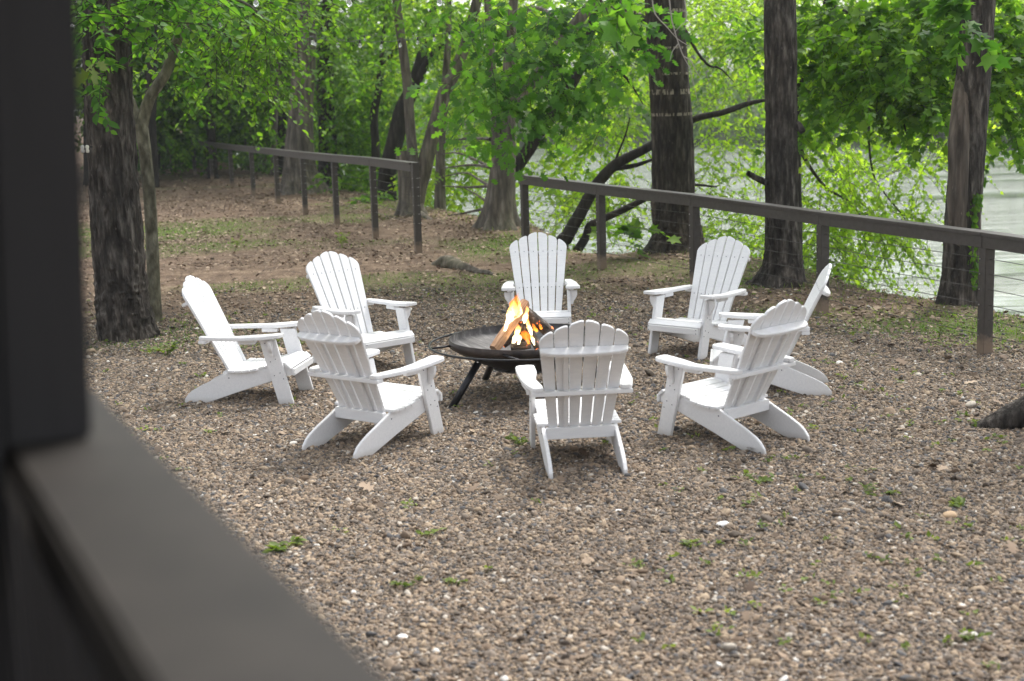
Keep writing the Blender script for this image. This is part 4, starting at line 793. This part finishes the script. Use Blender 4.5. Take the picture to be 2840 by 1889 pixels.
def log(label, p, q, sec, m, twist=.3, seed=0):
    """a log or split log: cross-section outline swept from p to q with small irregularity"""
    rr = random.Random(seed); L_ = (q - p).length; t = thing('firewood_log', label, 'log', p, 0, 'logs burning in the fire bowl')
    mb = MB(); k = len(sec); nS = 12
    for i in range(nS):
        s = i / (nS - 1); a = twist * s
        for j, (x, y) in enumerate(sec):
            f_ = (1 + rr.uniform(-.05, .05)) * (.96 if i in (0, nS - 1) else 1)
            mb.v.append(((x * math.cos(a) - y * math.sin(a)) * f_, (x * math.sin(a) + y * math.cos(a)) * f_, s * L_))
    mb.f = [(i * k + j, i * k + (j + 1) % k, (i + 1) * k + (j + 1) % k, (i + 1) * k + j) for i in range(nS - 1) for j in range(k)] + [tuple(range(k))[::-1], tuple(range((nS - 1) * k, nS * k))]
    o = mb.build('wood', m, t); t.rotation_euler = (q - p).to_track_quat('Z', 'Y').to_euler(); return t
rnd = lambda r_, n_=12, e=1: [(r_ * math.cos(2 * PI * i / n_), r_ * e * math.sin(2 * PI * i / n_)) for i in range(n_)]
log('pale split log leaning up to the right, flames running along it', c4(905, 815, -.18), c4(1275, 280, .08), [(-.032, -.03), (.0, -.042), (.036, -.026), (.040, .012), (.012, .036), (-.026, .030)], m_split, .5, 1)
log('grey barked log leaning down to the right behind the flames', c4(1560, 640, .12), c4(1255, 380, .1), rnd(.045), m_char, 0, 2)
log('charred upright log burning in the middle of the pile', c4(1200, 800, .05), c4(1225, 500, .1), rnd(.042, 10, .8), m_char, .3, 3)
log('short charred log lying across the ash', c4(1100, 800, -.02), c4(1330, 770, -.02), rnd(.030, 10), m_char, .3, 4)
log('charred log leaning left below the barked one', c4(1420, 800, 0), c4(1270, 560, .08), rnd(.034, 10), m_char, .3, 5)
log('ash-white log end sticking out at the left of the pile', c4(1010, 770, .12), c4(1190, 640, .16), rnd(.030, 10), m_char, .3, 6)
# flames: glowing tongues, thin at the edges
def flame_mat(name, stops, strength):
    m = bpy.data.materials.new(name); m.use_nodes = True; n = m.node_tree.nodes; l = m.node_tree.links; n.clear()
    tc = n.new('ShaderNodeTexCoord'); sp_ = n.new('ShaderNodeSeparateXYZ'); l.new(tc.outputs['Generated'], sp_.inputs[0])
    nz = noise(n, l, 1.0, 4, None, .6); mp = n.new('ShaderNodeMapping'); mp.inputs['Scale'].default_value = (22, 22, 6); l.new(tc.outputs['Object'], mp.inputs[0]); l.new(mp.outputs[0], nz.inputs['Vector'])
    a = n.new('ShaderNodeMath'); a.operation = 'MULTIPLY_ADD'; a.inputs[1].default_value = .9; l.new(nz.outputs[0], a.inputs[0]); l.new(sp_.outputs[2], a.inputs[2])
    r_ = ramp(n, stops); l.new(a.outputs[0], r_.inputs[0]); em = n.new('ShaderNodeEmission'); em.inputs[1].default_value = strength; l.new(r_.outputs[0], em.inputs[0])
    tr = n.new('ShaderNodeBsdfTransparent'); lw = n.new('ShaderNodeLayerWeight'); lw.inputs[0].default_value = .35
    f1 = n.new('ShaderNodeMath'); f1.operation = 'MULTIPLY'; f1.inputs[1].default_value = 1.15; l.new(lw.outputs['Facing'], f1.inputs[0])
    f2 = ramp(n, [(.30, (0, 0, 0)), (.70, (.85, .85, .85))]); l.new(nz.outputs[0], f2.inputs[0])
    f3 = ramp(n, [(.55, (0, 0, 0)), (1.0, (.8, .8, .8))]); l.new(sp_.outputs[2], f3.inputs[0])
    s1_ = n.new('ShaderNodeMath'); s1_.operation = 'ADD'; l.new(f1.outputs[0], s1_.inputs[0]); l.new(f2.outputs[0], s1_.inputs[1])
    s2_ = n.new('ShaderNodeMath'); s2_.operation = 'ADD'; s2_.use_clamp = True; l.new(s1_.outputs[0], s2_.inputs[0]); l.new(f3.outputs[0], s2_.inputs[1])
    ms_ = n.new('ShaderNodeMixShader'); l.new(s2_.outputs[0], ms_.inputs[0]); l.new(em.outputs[0], ms_.inputs[1]); l.new(tr.outputs[0], ms_.inputs[2])
    o_ = n.new('ShaderNodeOutputMaterial'); l.new(ms_.outputs[0], o_.inputs[0]); return m
m_fl = flame_mat('flame_yellow', [(.45, (1, .88, .55)), (.85, (1, .68, .25)), (1.3, (1, .34, .08))], 3.2)
m_fr = flame_mat('flame_orange', [(.3, (1, .40, .05)), (.8, (.95, .20, .02))], 1.4)
fire = thing('campfire_flames', 'yellow and orange flames licking around the leaning logs', 'fire', c4(1150, 600))
def tongue(pts, rad, m, seed):
    rr = random.Random(seed); C = spline([tuple(c4(*p) - Vector(fire.location)) for p in pts], 22); n_ = 22; seg = 14; vs = []
    for i, c in enumerate(C):
        r_ = np.interp(i / (n_ - 1), np.linspace(0, 1, len(rad)), rad); tw_ = i * .25
        for k in range(seg):
            a = 2 * PI * k / seg + tw_; f_ = 1 + .35 * math.cos(2 * a + tw_ * 2 + seed) + .12 * math.cos(5 * a + i)
            vs.append((c[0] + r_ * f_ * math.cos(a), c[1] + r_ * .55 * f_ * math.sin(a), c[2] + rr.uniform(-.004, .004)))
    mb = MB(); mb.v = vs; mb.f = [(i * seg + k, i * seg + (k + 1) % seg, (i + 1) * seg + (k + 1) % seg, (i + 1) * seg + k) for i in range(n_ - 1) for k in range(seg)]
    return mb.build('flame', m, fire, True)
tongue([(1030, 610, -.2), (1060, 520, -.18), (1110, 430, -.15), (1130, 340, -.12), (1145, 250, -.1), (1150, 170, -.1)], [.006, .022, .032, .030, .018, .001], m_fl, 1)
tongue([(1080, 520, -.2), (1130, 470, -.17), (1190, 400, -.12), (1200, 320, -.1), (1180, 220, -.1)], [.008, .024, .026, .014, .001], m_fl, 2)
tongue([(1110, 400, -.1), (1140, 300, -.1), (1165, 200, -.1), (1150, 110, -.1)], [.01, .032, .022, .001], m_fr, 3)
tongue([(1255, 520, -.12), (1270, 440, -.12), (1290, 370, -.1), (1270, 300, -.1)], [.008, .020, .014, .001], m_fl, 4)
tongue([(1340, 660, -.12), (1310, 570, -.12), (1285, 480, -.1), (1300, 400, -.1)], [.006, .022, .014, .001], m_fl, 5)
tongue([(1130, 750, -.15), (1160, 660, -.14), (1190, 560, -.12), (1170, 470, -.1)], [.010, .024, .016, .001], m_fl, 6)
tongue([(1190, 760, -.14), (1200, 690, -.14), (1180, 600, -.12)], [.008, .016, .001], m_fl, 7)
tongue([(1310, 760, -.1), (1280, 680, -.1), (1250, 600, -.1), (1230, 560, -.1)], [.012, .030, .020, .001], m_fr, 8)
tongue([(1370, 770, -.1), (1340, 680, -.1), (1290, 600, -.1)], [.008, .012, .001], m_fl, 9)
tongue([(1400, 620, -.05), (1370, 570, -.05), (1340, 500, -.05)], [.010, .016, .001], m_fr, 10)
tongue([(1450, 590, .02), (1440, 560, .02), (1430, 520, .02)], [.008, .012, .001], m_fr, 11)

# ------------------------------------------------------------------ string lights
m_rub, n, l, b = mat('black_rubber'); b.inputs['Base Color'].default_value = (.012, .012, .012, 1); b.inputs['Roughness'].default_value = .6
m_glass, n, l, b = mat('bulb_glass'); b.inputs['Base Color'].default_value = (.95, .97, .97, 1); b.inputs['Roughness'].default_value = .02; b.inputs['Transmission Weight'].default_value = .75; b.inputs['IOR'].default_value = 1.45
m_frost, n, l, b = mat('bulb_neck'); b.inputs['Base Color'].default_value = (.75, .75, .72, 1); b.inputs['Roughness'].default_value = .3
sock = MB().tube([(0, 0, .0), (0, 0, -.012), (0, 0, -.048)], [.012, .017, .016], 10).mesh('socket', m_rub, True)
glass = MB().lathe([(.001, -.118), (.012, -.115), (.022, -.104), (.0255, -.09), (.022, -.073), (.014, -.058), (.013, -.0485)], 14).mesh('glass', m_glass, True)
stem_ = MB().tube([(0, 0, -.05), (0, 0, -.085)], [.006, .003], 6).mesh('filament_stem', m_frost, True)
def strand(label, B_, ends, sag=.12):
    t = thing('string_lights', label, 'string lights', at(*B_[0])); O = Vector(t.location)
    tops = [Vector(ends[0])] + [Vector(at(*q)) + Vector((0, 0, .07)) for q in B_] + [Vector(ends[1])]
    pts = []
    for a, c in zip(tops[:-1], tops[1:]):
        L_ = (c - a).length
        for k in range(5): s = k / 5; pts.append(a.lerp(c, s) - Vector((0, 0, min(.10, .03 * L_) * 4 * s * (1 - s) * .9)))
    pts.append(tops[-1]); MB().tube([p - O for p in pts], .0045, 5).build('cable', m_rub, t, True)
    for p in tops[1:-1]:
        bb = link('bulb', glass, t, p - O); rot = (random.gauss(0, .06), random.gauss(0, .06), 0); bb.rotation_euler = rot
        link('socket', sock, bb); link('filament_stem', stem_, bb)
strand('string of clear bulbs sweeping from the big oak back past the long fence', [(377, 25, 14.6), (421, 33, 15), (507, 57, 16.2), (588, 74, 17.5), (656, 89, 18.8), (719, 96, 20), (777, 102, 21), (828, 103, 22), (879, 105, 22.9), (920, 102, 23.6), (962, 96, 24.2), (999, 89, 24.7), (1034, 83, 25.1)], (at(285, 10, 13.95), at(1120, 70, Y8)))
strand('fainter string of clear bulbs hanging farther back in the wood', [(315, 115, 20), (419, 115, 22), (584, 111, 25), (728, 100, 27), (839, 90, 28.5), (952, 82, 30)], (at(270, 105, 19), at(1034, 60, 30)))
strand('string of clear bulbs just showing at the top of the picture', [(588, 4, 13.4), (803, 4, 13.2), (1013, 2, 13), (1230, -14, 13.2), (1450, -30, 13.4), (1680, -45, 13.6), (1900, -55, 13.8)], (at(255, -40, 13.8), at(2240, -90, 14.6)), .1)
m_lampw, n, l, b = mat('lamp_white'); b.inputs['Base Color'].default_value = (.62, .6, .52, 1); b.inputs['Roughness'].default_value = .4
tl = thing('trunk_lamp', 'pair of small pale lamps fixed to the left edge of the big oak', 'lamp', at(200, 342, 13.75)); O = Vector(tl.location)
for xd, m_ in ((190, m_glass), (201, m_lampw)):
    c = Vector(at(xd, 342, 13.7)) - O
    MB().lathe([(.001, .032), (.013, .03), (.019, .014), (.013, -.006), (.018, -.02), (.014, -.036), (.001, -.04)], 12, tuple(c)).build('lamp_head', m_lampw if xd > 195 else m_frost, tl, True)
MB().tube([Vector(at(190, 340, 13.72)) - O, Vector(at(212, 338, 13.85)) - O], .008, 6).build('bracket', m_rub, tl, True)
# ------------------------------------------------------------------ loose ground cover
def scatter(n_, y0, y1, dens=None, pad=1.5, seed=0):
    r_ = np.random.default_rng(seed); k = int(n_ * 1.0)
    y = np.sqrt(r_.uniform(y0 ** 2, y1 ** 2, k)); x = r_.uniform(-1, 1, k) * (.36 * y + pad) + .02 * y
    ok = edge_sd(x, y) < .5
    if dens is not None: ok &= r_.random(k) < dens(x, y)
    return x[ok], y[ok]
# pebbles
m_peb, n, l, b = mat('pebble'); oi = n.new('ShaderNodeObjectInfo')
pr = ramp(n, [(0, (.085, .066, .050)), (.14, (.20, .15, .108)), (.28, (.13, .105, .085)), (.42, (.27, .20, .14)), (.54, (.095, .092, .094)), (.64, (.21, .17, .135)), (.78, (.34, .26, .18)), (.90, (.15, .105, .072)), (.962, (.44, .39, .33)), (.993, (.66, .63, .58))], 'CONSTANT')
l.new(oi.outputs['Random'], pr.inputs[0]); tcn = n.new('ShaderNodeTexCoord'); pn = noise(n, l, 1.3, 3, tcn.outputs['Object']); pr2 = ramp(n, [(.3, (.78, .78, .78)), (.7, (1.18, 1.18, 1.18))]); l.new(pn.outputs[0], pr2.inputs[0])
l.new(mix(n, l, 1.0, pr.outputs[0], pr2.outputs[0], 'MULTIPLY'), b.inputs['Base Color']); b.inputs['Roughness'].default_value = .8; b.inputs['Specular IOR Level'].default_value = .3
x, y = scatter(760000, 4.6, 13, lambda x, y: grav(x, y), .8, 1); x2, y2 = scatter(190000, 12.5, 19, lambda x, y: np.maximum(grav(x, y), .12) * (y < 17.5), .8, 2)
x = np.concatenate([x, x2]); y = np.concatenate([y, y2])
rp_ = np.random.default_rng(5); sz_ = rp_.lognormal(0, .34, len(x)) * .0076 * np.where(y > 12.5, 1.12, 1); big_ = rp_.random(len(x)) < .004; sz_ = np.where(big_, sz_ * 1.9, sz_)
z = gz(x, y) + sz_ * rp_.uniform(-.1, .55, len(x))
me = bpy.data.meshes.new('gravel'); me.vertices.add(len(x)); me.vertices.foreach_set('co', np.stack([x, y, z], -1).astype(np.float32).ravel())
a = me.attributes.new('size', 'FLOAT', 'POINT'); a.data.foreach_set('value', sz_.astype(np.float32))
a = me.attributes.new('turn', 'FLOAT_VECTOR', 'POINT'); a.data.foreach_set('vector', np.stack([rp_.normal(0, .45, len(x)), rp_.normal(0, .45, len(x)), rp_.uniform(0, 6.28, len(x))], -1).astype(np.float32).ravel())
gravel = link('gravel', me); gravel['kind'] = 'stuff'; gravel['label'] = 'brown, grey and white river pebbles covering the yard'
ng = bpy.data.node_groups.new('gravel', 'GeometryNodeTree'); ng.interface.new_socket('Geometry', in_out='INPUT', socket_type='NodeSocketGeometry'); ng.interface.new_socket('Geometry', in_out='OUTPUT', socket_type='NodeSocketGeometry')
N = ng.nodes; K_ = ng.links; gi = N.new('NodeGroupInput'); go = N.new('NodeGroupOutput')
jg = N.new('GeometryNodeJoinGeometry')
for k in range(5):
    ic = N.new('GeometryNodeMeshIcoSphere'); ic.inputs['Radius'].default_value = 1; ic.inputs['Subdivisions'].default_value = 2
    tf = N.new('GeometryNodeTransform'); tf.inputs['Scale'].default_value = [(1.3, .95, .55), (1.1, .9, .7), (1.5, .8, .5), (1.15, 1.05, .5), (1.25, .75, .65)][k]
    spn = N.new('GeometryNodeSetPosition'); nzn = N.new('ShaderNodeTexNoise'); nzn.noise_dimensions = '4D'; nzn.inputs['W'].default_value = k * 7.3; nzn.inputs['Scale'].default_value = .9; nzn.inputs['Detail'].default_value = 1
    sb = N.new('ShaderNodeVectorMath'); sb.operation = 'SUBTRACT'; sb.inputs[1].default_value = (.5, .5, .5); K_.new(nzn.outputs['Color'], sb.inputs[0])
    sc2 = N.new('ShaderNodeVectorMath'); sc2.operation = 'SCALE'; sc2.inputs['Scale'].default_value = 1.3; K_.new(sb.outputs[0], sc2.inputs[0])
    K_.new(ic.outputs['Mesh'], spn.inputs['Geometry']); K_.new(sc2.outputs[0], spn.inputs['Offset']); K_.new(spn.outputs[0], tf.inputs['Geometry'])
    ss = N.new('GeometryNodeSetShadeSmooth'); K_.new(tf.outputs[0], ss.inputs['Geometry'])
    sm = N.new('GeometryNodeSetMaterial'); sm.inputs['Material'].default_value = m_peb; K_.new(ss.outputs[0], sm.inputs['Geometry'])
    gti = N.new('GeometryNodeGeometryToInstance'); K_.new(sm.outputs[0], gti.inputs[0]); K_.new(gti.outputs[0], jg.inputs[0])
iop = N.new('GeometryNodeInstanceOnPoints'); iop.inputs['Pick Instance'].default_value = True
na = N.new('GeometryNodeInputNamedAttribute'); na.data_type = 'FLOAT'; na.inputs['Name'].default_value = 'size'
nb_ = N.new('GeometryNodeInputNamedAttribute'); nb_.data_type = 'FLOAT_VECTOR'; nb_.inputs['Name'].default_value = 'turn'
m2p = N.new('GeometryNodeMeshToPoints'); K_.new(gi.outputs[0], m2p.inputs[0]); K_.new(m2p.outputs[0], iop.inputs['Points']); K_.new(jg.outputs[0], iop.inputs['Instance'])
K_.new(na.outputs['Attribute'], iop.inputs['Scale']); K_.new(nb_.outputs['Attribute'], iop.inputs['Rotation']); K_.new(iop.outputs[0], go.inputs[0])
md = gravel.modifiers.new('gravel', 'NODES'); md.node_group = ng
# brown leaf litter
m_lit, n, l, b = mat('dead_leaf'); g = n.new('ShaderNodeNewGeometry'); r_ = ramp(n, [(0, (.10, .068, .046)), (.35, (.16, .112, .076)), (.7, (.25, .18, .125)), (1, (.42, .32, .23))]); l.new(g.outputs['Random Per Island'], r_.inputs[0]); l.new(r_.outputs[0], b.inputs['Base Color']); b.inputs['Roughness'].default_value = .85
def litter(name, n_, y0, y1, dens, size, seed, m, kind='oval', lift=.012, flat=1.0):
    x, y = scatter(n_, y0, y1, dens, 1.5, seed); r_ = np.random.default_rng(seed + 1); k = len(x)
    P = np.stack([x, y, gz(x, y) + lift * r_.random(k)], -1); az = r_.uniform(0, 6.28, k)
    D = np.stack([np.cos(az), np.sin(az), r_.normal(0, .3, k)], -1); Nn = np.stack([r_.normal(0, .4, k), r_.normal(0, .4, k), np.full(k, flat)], -1)
    V, f_ = leaves_mesh(P, D, Nn, size * r_.uniform(.5, 1.4, k), kind); o = link(name, npmesh(name, V, f_, 3, m)); o['kind'] = 'stuff'; return o
o = litter('leaf_litter', 90000, 13, 34, lambda x, y: (1 - .85 * grav(x, y)) * np.clip(fbm(x, y, 1.2, 3, 60) * 2.2 - .45, .1, 1), .055, 31, m_lit, 'oval', .02); o['label'] = 'brown dead leaves strewn over the bare soil'
o = litter('fallen_leaves', 900, 5.5, 15, None, .085, 35, m_lit, 'oak', .012); o['label'] = 'scattered brown oak leaves and bits on the gravel'
o = litter('leaf_litter', 26000, 34, 60, lambda x, y: (x < -4) * 1.0, .09, 33, m_lit, 'simple', .02); o['label'] = 'dead leaves on the far shaded soil'
x, y = scatter(60000, 12, 30, lambda x, y: np.exp(-((edge_sd(x, y) + .35) / .45) ** 2) * .5, 1, 51)
# grass tufts and moss blades
def blades(name, x, y, h, w, m, seed, lean=.5):
    r_ = np.random.default_rng(seed); k = len(x); P = np.stack([x, y, gz(x, y) - .005], -1)
    D = np.stack([r_.normal(0, lean, k), r_.normal(0, lean, k), np.ones(k)], -1); Nn = r_.normal(size=(k, 3))
    T, Fc = np.array([(-.5, 0, 0), (.5, 0, 0), (.3, .6, .1), (0, 1, .3)]), np.array([(0, 1, 2), (0, 2, 3)])
    D = unit(D); X = unit(np.cross(D, Nn)); Z = np.cross(X, D); hh = h * r_.uniform(.4, 1.5, k); W = T[None, :, 0, None] * X[:, None] * w + (T[None, :, 1, None] * D[:, None] + T[None, :, 2, None] * Z[:, None]) * hh[:, None, None] + P[:, None]
    V = W.reshape(-1, 3); f_ = (Fc[None] + (np.arange(k) * 4)[:, None, None]).reshape(-1, 3)
    o = link(name, npmesh(name, V, f_, 3, m)); o['kind'] = 'stuff'; return o
o = blades('grass', x, y, .07, .006, LM['weed'], 61); o['label'] = 'short grass along the top of the river bank'
x, y = scatter(420000, 12, 32, lambda x, y: moss(x, y) ** 1.5 * .8, .5, 52)
o = blades('moss', x, y, .034, .007, LM['mid'], 62, .8); o['label'] = 'low mossy grass in patches on the bare soil'
# tiny sprouts in the gravel
x, y = scatter(1900, 5, 17, lambda x, y: np.clip(fbm(x, y, .8, 3, 77) * 2.4 - .9, .04, 1) * np.where((x > .8) | (y < 8) | (y > 13), 1, .3), .5, 53)
rr_ = np.random.default_rng(54); xs = np.repeat(x, 6) + rr_.normal(0, .018, len(x) * 6); ys = np.repeat(y, 6) + rr_.normal(0, .018, len(x) * 6); k = len(xs)
P = np.stack([xs, ys, gz(xs, ys) + rr_.uniform(.008, .028, k)], -1); V, f_ = leaves_mesh(P, np.concatenate([rr_.normal(size=(k, 2)), rr_.uniform(0, .7, (k, 1))], 1), rr_.normal(size=(k, 3)) * .4 + [0, 0, 1], rr_.uniform(.018, .042, k), 'simple')
o = link('weeds', npmesh('weeds', V, f_, 3, LM['weed'])); o['kind'] = 'stuff'; o['label'] = 'tiny green sprouts coming up through the gravel'
# weeds one can point to
def weed(xd, yd, label, h=.16, n_=26, size=.05, kind='oval', spread=.1, mk='weed', seed=0):
    x, y = gpos(xd, yd); z = G(x, y); t = thing('weed_plant', label, 'weed', (x, y, z), 0, 'weeds growing in the yard'); r_ = np.random.default_rng(seed + 300)
    k = n_; st = MB(); P = []; D = []
    for i in range(max(3, n_ // 7)):
        az = r_.uniform(0, 6.28); e = Vector((math.cos(az) * spread * r_.uniform(.3, 1), math.sin(az) * spread * r_.uniform(.3, 1), h * r_.uniform(.6, 1)))
        st.tube([(0, 0, -.01), (e.x * .4, e.y * .4, e.z * .6), tuple(e)], [.003, .002, .001], 4)
        for j in range(7):
            s = .35 + .65 * j / 6; q = (e.x * s, e.y * s, e.z * s * (1.25 - .25 * s)); P.append(q); a2 = az + r_.uniform(-2, 2); D.append((math.cos(a2), math.sin(a2), r_.uniform(-.1, .6)))
    P = np.array(P); D = np.array(D); k = len(P); V, f_ = leaves_mesh(P, D, r_.normal(size=(k, 3)) * .4 + [0, 0, 1], size * r_.uniform(.6, 1.2, k), kind)
    link('foliage', npmesh('foliage', V, f_, 3, LM[mk]), t); st.build('stem', LM['weed'], t, True)
W_ = [(382, 822, 'bright weed with pointed leaves on the gravel in front of the big oak', .15, 42, .065, .16), (352, 818, 'lower weed patch just left of the bright one before the big oak', .07, 30, .045, .14), (2160, 776, 'feathery weed in the soil left of the nearest fence post', .15, 34, .05, .13),
      (787, 572, 'bushy weed in the bare soil left of the long fence end', .24, 50, .07, .2), (2452, 1250, 'weed beyond the right edge', .1, 20, .05, .1), (545, 573, 'small weed tuft in the middle of the soil left of the far posts', .2, 30, .05, .15),
      (1575, 1262, 'small bright sprout cluster on the gravel below the nearest chair', .04, 20, .045, .11), (935, 1350, 'dark green clump in the gravel near the porch rail', .04, 34, .04, .10), (985, 1232, 'small sprouts in the gravel left below the nearest chair', .04, 18, .04, .10),
      (2018, 1140, 'mossy clump on the gravel right of the front right chair', .03, 40, .04, .14), (2215, 1168, 'pair of round green leaves on the gravel toward the right edge', .03, 8, .06, .05), (655, 1262, 'pale green leafy sprig lying on the gravel by the porch rail', .03, 14, .07, .12),
      (1050, 1342, 'bright sprouts in the gravel at the lower middle', .04, 22, .035, .09), (1185, 1015, 'leaf tuft under the chair left of the fire bowl', .03, 10, .04, .06), (2210, 1475, 'sprouts on the gravel in the lower right corner', .04, 26, .035, .12),
      (1740, 1112, 'green and brown leaf clump beside the foot of the front right chair', .03, 20, .05, .12), (1200, 1030, 'tuft at the front foot of the nearest chair', .05, 10, .05, .05), (462, 868, 'small sprout on the gravel left of the leftmost chair', .03, 10, .035, .05)]
for i, (xd, yd, lab, h, n_, s_, sp_) in enumerate(W_):
    if xd < 2357: weed(xd, yd, lab, h, n_, s_, 'oval', sp_, 'weed', i)
# exposed root and its hump left of the middle fence gap
pr_ = [at(1000, 592, 19.2), at(1030, 582, 19.1), at(1060, 590, 18.8), at(1095, 603, 18.5), at(1125, 612, 18.2), at(1143, 620, 18.0)]
t = thing('exposed_root', 'grey exposed root humping out of the soil right of the long fence end', 'root', pr_[1])
V, q = limb([(p[0], p[1], G(p[0], p[1]) + dz_) for p, dz_ in zip(pr_, (-.05, .03, .0, .0, .01, -.03))], [.08, .11, .09, .05, .03, .015], 24, .04, .35, seed=31, origin=pr_[1]); link('root', npmesh('root', V, q, 4, BK['grey'], True), t)
# larger loose stones
for i, (xd, yd, s_, lab) in enumerate([(1663, 1212, .03, 'white stone lying alone on the gravel right below the nearest chair'), (2186, 1192, .034, 'tan stone on the gravel toward the right edge'), (592, 787, .035, 'brown rounded stone in front of the leftmost chair seat'), (928, 1470, .02, 'small white stone near the porch rail at the bottom'), (1425, 1180, .018, 'small white stone just below the foot of the nearest chair')]):
    x, y = gpos(xd, yd); bm = bmesh.new(); bmesh.ops.create_icosphere(bm, subdivisions=3, radius=s_); rr3 = random.Random(i)
    for v in bm.verts:
        f_ = 1 + .18 * math.sin(v.co.x * 90 + i) * math.cos(v.co.y * 70); v.co = Vector((v.co.x * 1.25 * f_, v.co.y * f_, v.co.z * .6 * f_))
    me = bpy.data.meshes.new('stone'); bm.to_mesh(me); bm.free(); me.polygons.foreach_set('use_smooth', [True] * len(me.polygons))
    ms, n, l, b = mat('stone_' + ['white', 'tan', 'brown', 'white', 'white'][i]); b.inputs['Base Color'].default_value = (*[(.72, .70, .67), (.52, .36, .22), (.30, .22, .16), (.72, .7, .67), (.72, .7, .67)][i], 1); b.inputs['Roughness'].default_value = .7; me.materials.append(ms)
    tag(link('stone', me, None, (x, y, G(x, y) + s_ * .35)), lab, 'stone')
